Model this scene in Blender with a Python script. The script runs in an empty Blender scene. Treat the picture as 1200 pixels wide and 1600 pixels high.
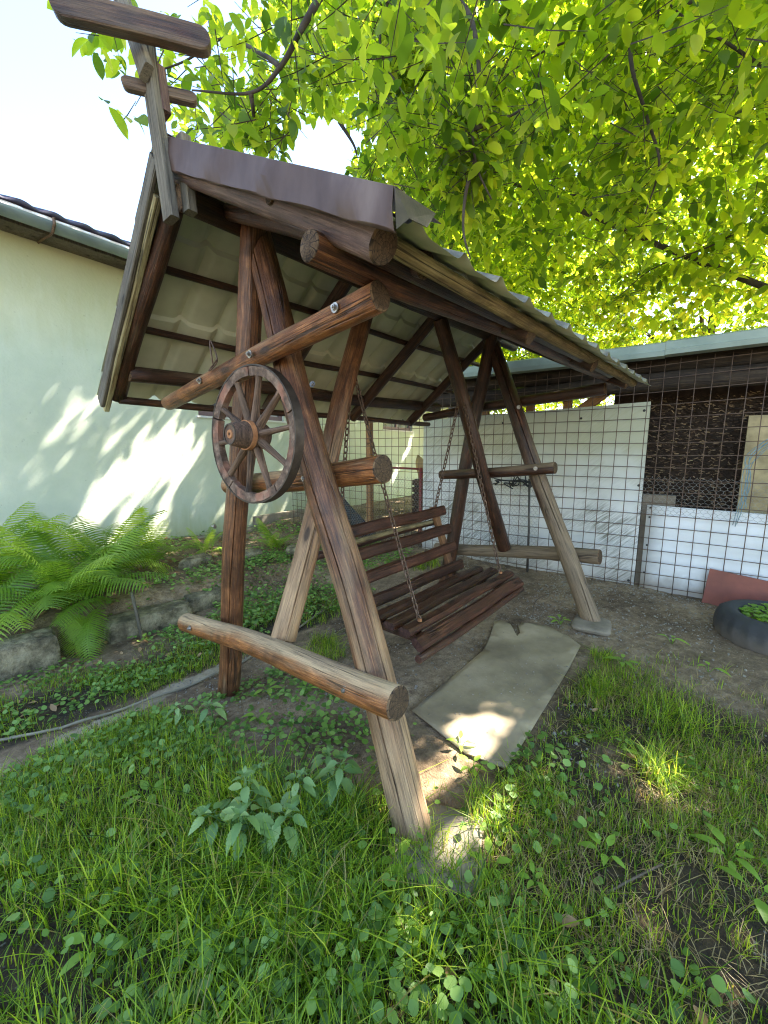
import bpy, math, random
import numpy as np
from mathutils import Vector, Matrix
from math import sin, cos, pi, radians
rng = np.random.default_rng(7)
rnd = random.Random(5)
scene = bpy.context.scene
COL = scene.collection

# ------------------------------------------------------------------ camera
CAM = np.array((1.0133, 1.5737, 1.1682)); YAW, PITCH, ROLL, FPX = -2.40341, -0.153, -0.003, 633.37
_d = np.array((cos(YAW)*cos(PITCH), sin(YAW)*cos(PITCH), sin(PITCH)))
_r0 = np.array((sin(YAW), -cos(YAW), 0.0)); _u0 = np.cross(_r0, _d)
_r = cos(ROLL)*_r0 + sin(ROLL)*_u0; _u = -sin(ROLL)*_r0 + cos(ROLL)*_u0
cd = bpy.data.cameras.new('camera'); cam = bpy.data.objects.new('camera', cd); COL.objects.link(cam)
cam.matrix_world = Matrix(((_r[0], _u[0], -_d[0], CAM[0]), (_r[1], _u[1], -_d[1], CAM[1]), (_r[2], _u[2], -_d[2], CAM[2]), (0, 0, 0, 1)))
cd.sensor_fit = 'HORIZONTAL'; cd.sensor_width = 36; cd.lens = 36*FPX/1200; cd.clip_end = 500; cd.clip_start = 0.02
scene.camera = cam

# ------------------------------------------------------------------ sky, sun, exposure
SUN_AZ, SUN_EL = radians(165), radians(48)
SUN = np.array((cos(SUN_EL)*cos(SUN_AZ), cos(SUN_EL)*sin(SUN_AZ), sin(SUN_EL)))
world = bpy.data.worlds.new('World'); scene.world = world; world.use_nodes = True
wn = world.node_tree.nodes; wl = world.node_tree.links
sky = wn.new('ShaderNodeTexSky'); sky.sky_type = 'NISHITA'; sky.sun_disc = False
sky.sun_elevation = SUN_EL; sky.sun_rotation = pi/2 - SUN_AZ
sky.air_density = 1.0; sky.dust_density = .4; sky.ozone_density = 1.0
_tn = wn.new('ShaderNodeMix'); _tn.data_type = 'RGBA'; _tn.blend_type = 'MULTIPLY'; _tn.inputs[0].default_value = 1; _tn.inputs[7].default_value = (1.0, .96, .93, 1)
wl.new(sky.outputs[0], _tn.inputs[6]); wl.new(_tn.outputs[2], wn['Background'].inputs[0]); wn['Background'].inputs[1].default_value = 0.088
sd = bpy.data.lights.new('sun', 'SUN'); sd.energy = 5.0; sd.angle = radians(0.53); sd.color = (1, .93, .82)
so = bpy.data.objects.new('sun', sd); COL.objects.link(so)
so.rotation_euler = Vector(tuple(-SUN)).to_track_quat('-Z', 'Y').to_euler()
scene.view_settings.view_transform = 'Standard'; scene.view_settings.look = 'None'
scene.view_settings.gamma = 1; scene.view_settings.use_curve_mapping = False
scene.view_settings.exposure = 3.2
scene.cycles.denoising_prefilter = 'NONE'; scene.cycles.filter_width = 1.15
scene.cycles.max_bounces = 10; scene.cycles.diffuse_bounces = 5; scene.cycles.transmission_bounces = 6; scene.cycles.transparent_max_bounces = 8

# ------------------------------------------------------------------ node helpers
class NT:
    def __init__(s, name):
        s.m = bpy.data.materials.new(name); s.m.use_nodes = True
        s.t = s.m.node_tree; s.n = s.t.nodes; s.l = s.t.links; s.b = s.n['Principled BSDF']; s.out = s.n['Material Output']
    def new(s, t, **k):
        x = s.n.new(t)
        for a, v in k.items(): setattr(x, a, v)
        return x
    def link(s, a, b): s.l.new(a, b)
    def coord(s, kind='Object', attr=None):
        if attr: return s.new('ShaderNodeAttribute', attribute_name=attr).outputs['Vector']
        return s.new('ShaderNodeTexCoord').outputs[kind]
    def mapping(s, vec, scale=(1, 1, 1), loc=(0, 0, 0), rot=(0, 0, 0)):
        m = s.new('ShaderNodeMapping'); s.link(vec, m.inputs[0]); m.inputs['Scale'].default_value = scale
        m.inputs['Location'].default_value = loc; m.inputs['Rotation'].default_value = rot; return m.outputs[0]
    def noise(s, vec, scale, detail=4, rough=.55, dist=0, out='Fac'):
        x = s.new('ShaderNodeTexNoise'); s.link(vec, x.inputs['Vector']); x.inputs['Scale'].default_value = scale
        x.inputs['Detail'].default_value = detail; x.inputs['Roughness'].default_value = rough; x.inputs['Distortion'].default_value = dist
        return x.outputs[out]
    def ramp(s, fac, stops, interp='LINEAR'):
        r = s.new('ShaderNodeValToRGB'); r.color_ramp.interpolation = interp
        e = r.color_ramp.elements
        while len(e) < len(stops): e.new(.5)
        for i, (p, c) in enumerate(stops):
            e[i].position = p; e[i].color = (c, c, c, 1) if isinstance(c, (int, float)) else (*c, 1)
        s.link(fac, r.inputs[0]); return r.outputs[0]
    def mix(s, fac, a, b, mode='MIX'):
        x = s.new('ShaderNodeMix', data_type='RGBA', blend_type=mode)
        for v, i in ((fac, 0), (a, 6), (b, 7)):
            if isinstance(v, (int, float)): x.inputs[i].default_value = v if i == 0 else (v, v, v, 1)
            elif isinstance(v, tuple): x.inputs[i].default_value = (*v, 1)
            else: s.link(v, x.inputs[i])
        return x.outputs[2]
    def math(s, op, a, b=0.0, clamp=False):
        x = s.new('ShaderNodeMath', operation=op, use_clamp=clamp)
        for v, i in ((a, 0), (b, 1)):
            if isinstance(v, (int, float)): x.inputs[i].default_value = v
            else: s.link(v, x.inputs[i])
        return x.outputs[0]
    def attr(s, name, out='Fac'): return s.new('ShaderNodeAttribute', attribute_name=name).outputs[out]
    def rand(s): return s.new('ShaderNodeObjectInfo').outputs['Random']
    def bump(s, h, strength=.4, dist=.01):
        b = s.new('ShaderNodeBump'); b.inputs['Strength'].default_value = strength; b.inputs['Distance'].default_value = dist
        s.link(h, b.inputs['Height']); s.link(b.outputs[0], s.b.inputs['Normal'])
    def done(s, color=None, rough=None, metal=0):
        if color is not None:
            if isinstance(color, tuple): s.b.inputs['Base Color'].default_value = (*color, 1)
            else: s.link(color, s.b.inputs['Base Color'])
        if rough is not None:
            if isinstance(rough, (int, float)): s.b.inputs['Roughness'].default_value = rough
            else: s.link(rough, s.b.inputs['Roughness'])
        s.b.inputs['Metallic'].default_value = metal
        return s.m

def wood(name, dark, mid, light, grey, gloss=.5, patch=.5):
    t = NT(name); c = t.coord(attr='lc')
    fine = t.math('ADD', t.math('MULTIPLY', t.noise(t.mapping(c, (260, 260, 7.0)), 1.0, 6, .7, .3), .62), t.math('MULTIPLY', t.noise(t.mapping(c, (60, 60, 4.5)), 1.0, 5, .7, .8), .38))
    broad = t.noise(t.mapping(c, (12, 12, 4.5)), 1.0, 6, .7, 1.6)
    col = t.ramp(fine, [(.36, dark), (.5, mid), (.64, light)])
    blot = t.ramp(broad, [(.36, 0.0), (.62, 1.0)])
    col = t.mix(t.math('MULTIPLY', blot, patch), col, dark)
    col = t.mix(t.math('MULTIPLY', t.ramp(t.noise(t.mapping(c, (3, 3, 6)), 1.0, 5, .7), [(.45, 0.0), (.62, 1.0)]), .45), col, tuple(x*.7 for x in dark))
    wear = t.attr('wear')
    wn_ = t.math('ADD', wear, t.math('MULTIPLY', t.math('SUBTRACT', t.noise(t.mapping(c, (14, 14, 2.2)), 1.0, 4), .5), 1.3))
    g = t.ramp(wn_, [(.3, 0.0), (.75, 1.0)])
    greyc = t.ramp(fine, [(.34, tuple(x*.3 for x in grey)), (.5, grey), (.7, tuple(min(1, x*1.5) for x in grey))])
    col = t.mix(g, col, greyc)
    # knots
    v = t.new('ShaderNodeTexVoronoi'); t.link(t.mapping(c, (9, 9, 3.2)), v.inputs['Vector']); v.inputs['Scale'].default_value = 1
    kn = t.ramp(v.outputs['Distance'], [(.10, 1.0), (.14, .35), (.24, 0.0)])
    col = t.mix(t.math('MULTIPLY', kn, .8), col, tuple(x*.35 for x in dark))
    # drying cracks along the grain
    ck = t.math('MULTIPLY', t.ramp(t.math('ABSOLUTE', t.math('SUBTRACT', t.noise(t.mapping(c, (16, 16, .55)), 1.0, 3, .5, .25), .5)), [(.004, 1.0), (.011, 0.0)]), t.ramp(t.noise(t.mapping(c, (5, 5, 2.2)), 1.0, 2), [(.46, 0.0), (.54, 1.0)]))
    col = t.mix(t.math('MULTIPLY', ck, .75), col, (.012, .008, .006))
    hsv = t.new('ShaderNodeHueSaturation'); t.link(col, hsv.inputs['Color'])
    t.link(t.math('ADD', t.math('MULTIPLY', t.rand(), .35), .82), hsv.inputs['Value'])
    h = t.math('SUBTRACT', fine, t.math('MULTIPLY', ck, .8))
    t.bump(h, .8, .008)
    rg = t.math('ADD', t.math('MULTIPLY', g, .35), gloss)
    return t.done(hsv.outputs[0], rg)

def endgrain(name, a, b):
    t = NT(name); c = t.coord(attr='lc')
    sp = t.new('ShaderNodeSeparateXYZ'); t.link(c, sp.inputs[0])
    r = t.math('SQRT', t.math('ADD', t.math('POWER', sp.outputs[0], 2), t.math('POWER', sp.outputs[1], 2)))
    w = t.math('SINE', t.math('MULTIPLY', t.math('ADD', r, t.math('MULTIPLY', t.noise(c, 16), .03)), 1100))
    n = t.noise(c, 40, 5)
    an = t.math('SINE', t.math('ADD', t.math('MULTIPLY', t.math('ARCTAN2', sp.outputs[1], sp.outputs[0]), 11), t.math('MULTIPLY', n, 9)))
    rad = t.math('MULTIPLY', t.math('POWER', t.math('MAXIMUM', an, 0), 14), -.35)
    f = t.math('ADD', t.math('ADD', t.math('MULTIPLY', w, .045), rad), n)
    t.bump(n, .8, .01)
    return t.done(t.ramp(f, [(.3, a), (.7, b)]), .9)

M = {}
M['wood'] = wood('weathered_stained_wood', (.026, .010, .005), (.21, .080, .030), (.50, .235, .095), (.42, .27, .145), .38, .6)
M['wood_bar'] = wood('stained_crossbar_wood', (.028, .010, .004), (.33, .115, .033), (.66, .30, .10), (.45, .31, .17), .36, .6)
M['wood_plate'] = wood('dark_red_plate_wood', (.018, .007, .004), (.16, .055, .020), (.42, .17, .06), (.15, .10, .065), .38, .6)
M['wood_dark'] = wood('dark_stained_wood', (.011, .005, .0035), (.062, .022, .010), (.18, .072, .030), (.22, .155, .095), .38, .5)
M['wood_rake'] = wood('peeling_rake_wood', (.04, .018, .012), (.14, .068, .045), (.36, .21, .15), (.27, .19, .145), .5, .45)
M['bench'] = wood('varnished_bench_wood', (.016, .006, .0035), (.080, .027, .014), (.18, .07, .034), (.16, .08, .045), .34, .35)
M['plank'] = wood('silvered_plank_wood', (.06, .05, .035), (.17, .145, .105), (.30, .26, .19), (.20, .175, .13), .85, .35)
M['moss'] = wood('lichen_covered_pole', (.09, .06, .025), (.27, .20, .085), (.50, .41, .20), (.42, .38, .20), .75, .5)
M['stile'] = wood('bare_stile_wood', (.10, .035, .012), (.22, .10, .035), (.36, .2, .08), (.2, .13, .08), .7, .5)
M['orange'] = wood('raw_orange_batten', (.25, .10, .03), (.45, .22, .08), (.6, .36, .16), (.4, .3, .18), .7, .2)
M['end'] = endgrain('end_grain', (.018, .010, .005), (.20, .12, .06))
M['end_red'] = endgrain('red_end_grain', (.04, .015, .01), (.11, .05, .035))

def simple(name, col, rough=.6, metal=0, var=.3, scale=8, bump=.2, attr=None):
    t = NT(name); c = t.coord()
    n = t.noise(c, scale, 6, .6)
    lo = tuple(x*(1-var) for x in col); hi = tuple(min(1, x*(1+var)) for x in col)
    t.bump(t.noise(c, scale*6, 4), bump, .004)
    return t.done(t.ramp(n, [(.3, lo), (.7, hi)]), rough, metal)
M['steel'] = simple('galvanised_bolt_steel', (.42, .39, .36), .38, .9, .3, 60)
M['rust'] = simple('rusted_chain_iron', (.15, .095, .065), .6, .6, .5, 60)
M['wire'] = simple('rusty_wire', (.16, .105, .075), .65, .5, .35, 30)
M['net'] = simple('galvanised_netting', (.36, .35, .32), .5, .6, .2, 30)
M['concrete'] = simple('weathered_concrete', (.25, .205, .15), .95, 0, .35, 7, .8)
M['redpaint'] = simple('faded_red_panel', (.22, .062, .038), .6, 0, .25, 5)
M['redpipe'] = simple('red_gate_pipe', (.28, .06, .045), .5, 0, .3, 20)
M['yellow'] = simple('yellowed_board', (.46, .36, .19), .85, 0, .3, 9, .5)
M['twine'] = simple('blue_twine', (.22, .33, .36), .8, 0, .3, 30)
M['black'] = simple('black_plastic', (.02, .02, .022), .5, 0, .3, 10)
M['hose'] = simple('grey_hose_plastic', (.26, .225, .15), .6, 0, .25, 9)
M['purple'] = simple('mauve_window_frame', (.20, .12, .14), .5, 0, .2, 6)
M['whitewood'] = simple('white_sill', (.7, .68, .66), .6, 0, .1, 6)
M['pipegrey'] = simple('dark_steel_pole', (.10, .09, .08), .5, .6, .3, 15)
M['twig'] = simple('bark_twig', (.12, .09, .06), .9, 0, .4, 20, .8)
M['tan'] = simple('tan_tarp', (.42, .29, .15), .8, 0, .35, 3)
M['crate'] = simple('brown_crate', (.10, .06, .04), .8, 0, .5, 14)

# purlish brown sheet-metal flashing
t = NT('brown_metal_flashing'); c = t.coord()
n = t.noise(t.mapping(c, (2, 5, 2)), 2.0, 5)
M['flash'] = t.done(t.ramp(n, [(.3, (.075, .045, .034)), (.55, (.115, .075, .060)), (.75, (.19, .135, .11))]), t.ramp(t.noise(c, 5), [(.3, .5), (.7, .65)]), .1)
t.b.inputs['Specular IOR Level'].default_value = .3
t.bump(t.noise(t.mapping(c, (1, 2, 1.0)), 2.0, 1), .2, .02)
# tile-profile roof sheet: pale underside, weathered brown top
t = NT('pale_tile_sheet'); c = t.coord(); n = t.noise(c, 5, 6)
under = t.ramp(n, [(.3, (.50, .51, .36)), (.7, (.68, .68, .50))])
top = t.ramp(t.noise(c, 14, 6), [(.3, (.07, .06, .05)), (.5, (.17, .15, .13)), (.72, (.32, .31, .25))])
gn = t.new('ShaderNodeNewGeometry')
spx = t.new('ShaderNodeSeparateXYZ'); t.link(gn.outputs['True Normal'], spx.inputs[0])
up = t.math('GREATER_THAN', spx.outputs[2], 0)
M['sheet'] = t.done(t.mix(up, under, top), .6); t.bump(t.noise(c, 40), .15, .003)
# painted metal eave of the shed
t = NT('green_grey_metal_eave'); c = t.coord()
M['eave'] = t.done(t.ramp(t.noise(c, 4, 5), [(.3, (.20, .25, .21)), (.7, (.31, .36, .31))]), .5, .2)
# house gutter
t = NT('blue_grey_gutter'); c = t.coord()
M['gutter'] = t.done(t.ramp(t.noise(t.mapping(c, (1, 1, 3)), 4, 5), [(.3, (.16, .21, .22)), (.7, (.27, .33, .33))]), .5, .2)
M['tile'] = simple('blue_black_roof_tile', (.035, .03, .055), .45, .1, .3, 5)
# house plaster
t = NT('pale_green_plaster'); c = t.coord()
n1 = t.noise(c, 1.4, 7, .65); n2 = t.noise(t.mapping(c, (5, 5, .8)), 1.6, 5, .6, .6)
col = t.ramp(n1, [(.3, (.53, .575, .44)), (.7, (.68, .70, .555))])
sp = t.new('ShaderNodeSeparateXYZ'); t.link(c, sp.inputs[0])
low = t.ramp(t.math('ADD', sp.outputs[2], t.math('MULTIPLY', n2, .9)), [(.35, 1.0), (.95, 0.0)])
col = t.mix(t.math('MULTIPLY', low, .8), col, (.42, .44, .17))
hi_ = t.ramp(t.math('SUBTRACT', sp.outputs[2], t.math('MULTIPLY', n2, .9)), [(.55, 0.0), (.98, 1.0)])
hi2 = t.ramp(t.math('MULTIPLY', t.math('ADD', sp.outputs[2], t.math('MULTIPLY', n2, -.9)), .4), [(.72, 0.0), (1.0, 1.0)])
col = t.mix(t.math('MULTIPLY', hi2, .55), col, (.44, .43, .20))
spots = t.ramp(t.noise(c, 26, 3), [(.26, 1.0), (.3, 0.0)])
col = t.mix(t.math('MULTIPLY', spots, .25), col, (.2, .2, .13))
M['plaster'] = t.done(col, .9); t.bump(t.math('ADD', t.noise(c, 35, 5), t.math('MULTIPLY', t.noise(c, 5, 4), 2.0)), .35, .008)
# white boards with scratches
t = NT('white_scuffed_board'); c = t.coord()
base = t.ramp(t.noise(c, 2.2, 4), [(.3, (.70, .69, .64)), (.7, (.88, .87, .84))])
sc = t.noise(t.mapping(t.mapping(c, rot=(radians(48), 0, 0)), (1, 60, 5)), 1.0, 5, .7, 1.2)
msk = t.ramp(t.noise(c, 1.5, 3), [(.44, 0.0), (.56, 1.0)])
smear = t.math('MULTIPLY', t.ramp(sc, [(.42, 0.0), (.62, 1.0)]), msk)
col = t.mix(t.math('MULTIPLY', smear, .85), base, (.17, .16, .11))
topy = t.ramp(t.math('ADD', t.math('MULTIPLY', t.noise(c, 3), .3), t.new('ShaderNodeSeparateXYZ').outputs[2]), [(.0, 0.0), (1.0, 0.0)])
sp = t.new('ShaderNodeSeparateXYZ'); t.link(c, sp.inputs[0])
yl = t.ramp(t.math('ADD', sp.outputs[2], t.math('MULTIPLY', t.noise(c, 2), .5)), [(1.2, 0.0), (1.0, 0.0)])
yel = t.ramp(t.math('MULTIPLY', t.math('ADD', sp.outputs[2], t.math('MULTIPLY', t.noise(c, 2), .6)), .5), [(.50, 0.0), (.78, 1.0)])
col = t.mix(t.math('MULTIPLY', yel, .85), col, (.46, .45, .29))
low = t.ramp(t.math('ADD', sp.outputs[2], t.math('MULTIPLY', t.noise(c, 7, 5), .25)), [(.13, 1.0), (.3, 0.0)])
col = t.mix(t.math('MULTIPLY', low, .5), col, (.22, .19, .14))
M['board'] = t.done(col, .7); t.bump(t.noise(t.mapping(c, (1, 3, 30)), 2, 4), .08, .004)
t = NT('white_ribbed_sheet'); c = t.coord()
col = t.ramp(t.noise(c, 3, 5), [(.3, (.72, .72, .70)), (.7, (.86, .86, .86))])
sp = t.new('ShaderNodeSeparateXYZ'); t.link(c, sp.inputs[0])
col = t.mix(t.ramp(t.math('ADD', sp.outputs[2], t.math('MULTIPLY', t.noise(c, 7, 5), .25)), [(.13, .7), (.27, 0.0)]), col, (.30, .24, .17))
M['board2'] = t.done(col, .6)
# log / bark header of the shed
M['header'] = wood('rough_slab_wood', (.022, .015, .01), (.07, .045, .028), (.14, .10, .06), (.10, .08, .055), .85, .5)
M['darkwall'] = simple('dark_shed_board', (.05, .033, .022), .95, 0, .5, 9, 1)
# ground
t = NT('garden_soil'); c = t.coord()
n1 = t.noise(c, 1.6, 8, .65); n2 = t.noise(c, 22, 6, .7); n3 = t.noise(c, 90, 3, .6)
soil = t.ramp(t.math('ADD', t.math('MULTIPLY', n1, .6), t.math('MULTIPLY', n2, .4)), [(.37, (.075, .046, .023)), (.5, (.24, .165, .095)), (.63, (.46, .34, .21))])
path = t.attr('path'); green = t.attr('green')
pc = t.ramp(n2, [(.3, (.32, .25, .16)), (.7, (.48, .39, .27))])
col = t.mix(t.ramp(t.math('ADD', path, t.math('MULTIPLY', t.math('SUBTRACT', n2, .5), .8)), [(.35, 0.0), (.6, 1.0)]), soil, pc)
gc = t.ramp(n2, [(.35, (.018, .013, .006)), (.6, (.075, .050, .024))])  # dark soil under turf, deepened to stand for shade between the blades
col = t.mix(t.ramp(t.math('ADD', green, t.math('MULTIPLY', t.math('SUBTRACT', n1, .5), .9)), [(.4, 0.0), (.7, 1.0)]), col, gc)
peb = t.new('ShaderNodeTexVoronoi'); t.link(c, peb.inputs['Vector']); peb.inputs['Scale'].default_value = 55
pm = t.math('MULTIPLY', t.ramp(peb.outputs['Distance'], [(.16, 1.0), (.24, 0.0)]), t.ramp(t.noise(c, 3.0, 3), [(.45, 0.0), (.6, 1.0)]))
col = t.mix(t.math('MULTIPLY', pm, .55), col, (.40, .37, .32))
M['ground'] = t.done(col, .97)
t.bump(t.math('ADD', t.math('MULTIPLY', n2, 1.0), t.math('ADD', t.math('MULTIPLY', n3, .4), t.math('MULTIPLY', pm, .3))), .9, .02)
# rubber mat
t = NT('dusty_rubber_mat'); c = t.coord()
n = t.noise(c, 3.2, 6, .6); n2 = t.noise(c, 30, 5)
col = t.ramp(n, [(.33, (.22, .17, .105)), (.5, (.36, .28, .17)), (.68, (.50, .39, .25))])
col = t.mix(t.math('MULTIPLY', t.ramp(n2, [(.35, 0.0), (.65, 1.0)]), .25), col, (.34, .27, .18))
M['mat'] = t.done(col, .55); t.bump(n2, .35, .004)
# stone
t = NT('lichened_stone'); c = t.coord()
col = t.ramp(t.noise(c, 7, 7, .7), [(.3, (.045, .035, .02)), (.45, (.17, .14, .08)), (.57, (.36, .30, .18)), (.72, (.50, .43, .28))])
M['stone'] = t.done(col, .95); t.bump(t.math('ADD', t.noise(c, 25, 8, .7), t.math('MULTIPLY', t.noise(c, 6, 4), 1.5)), 1.0, .03)
M['pebble'] = simple('pebble', (.30, .265, .215), .9, 0, .45, 60)
# tyre
t = NT('dusty_tyre_rubber'); c = t.coord()
sp = t.new('ShaderNodeSeparateXYZ'); t.link(c, sp.inputs[0])
col = t.mix(t.ramp(t.math('ADD', sp.outputs[2], t.math('MULTIPLY', t.noise(c, 12, 5), .12)), [(.03, 1.0), (.17, 0.0)]), (.045, .045, .045), (.20, .165, .13))
M['tyre'] = t.done(col, .8); t.bump(t.noise(c, 60), .4, .005)
# wheel wood with red paint remains
t = NT('worn_wheel_wood'); c = t.coord()
f = t.noise(c, 28, 6, .65)
col = t.ramp(f, [(.3, (.03, .017, .01)), (.5, (.13, .078, .05)), (.7, (.30, .205, .14))])
rp = t.ramp(t.noise(c, 9, 4), [(.52, 0.0), (.62, 1.0)])
col = t.mix(t.math('MULTIPLY', rp, .55), col, (.38, .15, .085))
M['wheel'] = t.done(col, .75); t.bump(f, .8, .01)
M['spoke'] = wood('greyed_spoke_wood', (.02, .011, .006), (.14, .075, .042), (.32, .19, .12), (.21, .135, .085), .7, .4)
M['band'] = simple('iron_tyre_band', (.06, .045, .035), .5, .5, .4, 20)
M['rustring'] = simple('rusty_hub_ring', (.38, .17, .07), .7, .3, .4, 30)
# glass
t = NT('window_glass'); t.b.inputs['Roughness'].default_value = .08
M['glass'] = t.done((.10, .10, .12), .08)
M['curtain'] = simple('pink_curtain', (.36, .22, .22), .9, 0, .2, 6)

def leafmat(name, stops, trans, tw=.5, rough=.45):
    t = NT(name); r = t.attr('rnd')
    col = t.ramp(r, stops)
    tc = t.ramp(r, [(p, tuple(min(1, a*b) for a, b in zip(c, trans))) for p, c in stops])
    t.link(col, t.b.inputs['Base Color']); t.b.inputs['Roughness'].default_value = rough
    tr = t.new('ShaderNodeBsdfTranslucent'); t.link(tc, tr.inputs[0])
    mx = t.new('ShaderNodeMixShader'); mx.inputs[0].default_value = tw
    t.link(t.b.outputs[0], mx.inputs[1]); t.link(tr.outputs[0], mx.inputs[2]); t.link(mx.outputs[0], t.out.inputs[0])
    return t.m
M['leaf'] = leafmat('walnut_leaf', [(0, (.030, .070, .009)), (.3, (.085, .15, .013)), (.65, (.15, .23, .016)), (1, (.26, .33, .035))], (4.3, 3.5, 1.5), .6)
M['grass'] = leafmat('grass_blade', [(0, (.030, .07, .008)), (.3, (.12, .23, .014)), (.65, (.31, .45, .025)), (.9, (.48, .58, .06)), (1, (.36, .30, .10))], (2.2, 1.9, 1.0), .45)
M['dry'] = leafmat('dry_grass', [(0, (.22, .15, .06)), (1, (.55, .42, .20))], (1.2, 1.2, 1), .3)
M['ivy'] = leafmat('round_ground_leaf', [(0, (.07, .15, .025)), (.6, (.19, .33, .06)), (1, (.32, .47, .12))], (1.7, 1.8, .9), .35)
M['fern'] = leafmat('fern_frond', [(0, (.09, .18, .016)), (.5, (.19, .33, .03)), (1, (.30, .44, .06))], (2.3, 2.0, 1.0), .45)
M['nettle'] = leafmat('nettle_leaf', [(0, (.15, .26, .08)), (.5, (.24, .37, .12)), (1, (.34, .46, .17))], (1.6, 1.7, .9), .3)
M['weed'] = leafmat('weed_leaf', [(0, (.16, .30, .035)), (1, (.32, .50, .07))], (2.2, 2.0, 1), .4)
M['deadleaf'] = leafmat('dead_leaf', [(0, (.30, .16, .07)), (1, (.5, .33, .16))], (1.2, 1, .8), .25)
M['flake'] = leafmat('wood_flake', [(0, (.025, .016, .010)), (.6, (.085, .05, .03)), (1, (.36, .25, .14))], (1, 1, 1), .0, .9)
M['bark'] = simple('walnut_bark', (.06, .045, .035), .95, 0, .4, 14, 1)

# ------------------------------------------------------------------ object helpers
def rootloc(p):
    o = np.zeros(3)
    while p is not None: o = o + np.array(p.location); p = p.parent
    return o
def finish(name, mesh, parent, mats, smooth):
    for m in mats: mesh.materials.append(M[m] if isinstance(m, str) else m)
    if smooth: mesh.shade_smooth()
    o = bpy.data.objects.new(name, mesh); COL.objects.link(o)
    if parent is not None: o.parent = parent
    return o
def obj(name, V, F, mats, parent=None, smooth=False, attrs=None, mi=None, loc=None):
    """V in world metres; the object sits at its parent's place (or at loc)"""
    V = np.asarray(V, float)
    base = rootloc(parent)
    L = np.zeros(3) if loc is None else np.array(loc, float) - base
    me = bpy.data.meshes.new(name); me.from_pydata((V - base - L).tolist(), [], F)
    if attrs:
        for k, a in attrs.items():
            a = np.asarray(a, np.float32)
            at = me.attributes.new(k, 'FLOAT_VECTOR' if a.ndim == 2 else 'FLOAT', 'POINT')
            at.data.foreach_set('vector' if a.ndim == 2 else 'value', a.ravel())
    if mi is not None: me.polygons.foreach_set('material_index', mi)
    o = finish(name, me, parent, mats if isinstance(mats, (list, tuple)) else [mats], smooth)
    o.location = tuple(L)
    return o
def fast(name, V, loops, starts, totals, mat, parent=None, rndv=None, smooth=False, loc=(0, 0, 0)):
    me = bpy.data.meshes.new(name)
    V = np.asarray(V, np.float32).reshape(-1, 3) - np.asarray(loc, np.float32)
    me.vertices.add(len(V)); me.vertices.foreach_set('co', V.ravel())
    me.loops.add(len(loops)); me.loops.foreach_set('vertex_index', np.asarray(loops, np.int32))
    me.polygons.add(len(starts)); me.polygons.foreach_set('loop_start', np.asarray(starts, np.int32))
    me.polygons.foreach_set('loop_total', np.asarray(totals, np.int32))
    me.update(calc_edges=True)
    if rndv is not None:
        at = me.attributes.new('rnd', 'FLOAT', 'POINT'); at.data.foreach_set('value', np.asarray(rndv, np.float32))
    o = finish(name, me, parent, [mat], smooth); o.location = tuple(np.asarray(loc, float) - rootloc(parent))
    return o
def tag(o, label=None, cat=None, group=None, kind=None):
    if label: o['label'] = label
    if cat: o['category'] = cat
    if group: o['group'] = group
    if kind: o['kind'] = kind
    return o
def empty(name, loc, label, cat, group=None):
    o = bpy.data.objects.new(name, None); COL.objects.link(o); o.location = tuple(loc); o.empty_display_size = .1
    return tag(o, label, cat, group)
def unit(v): v = np.asarray(v, float); return v/np.linalg.norm(v)
def frame(z, hint=(0, 0, 1)):
    z = unit(z); x = np.cross(hint, z)
    if np.linalg.norm(x) < 1e-3: x = np.cross((1, 0, 0), z)
    x = unit(x); return x, np.cross(z, x), z

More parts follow.
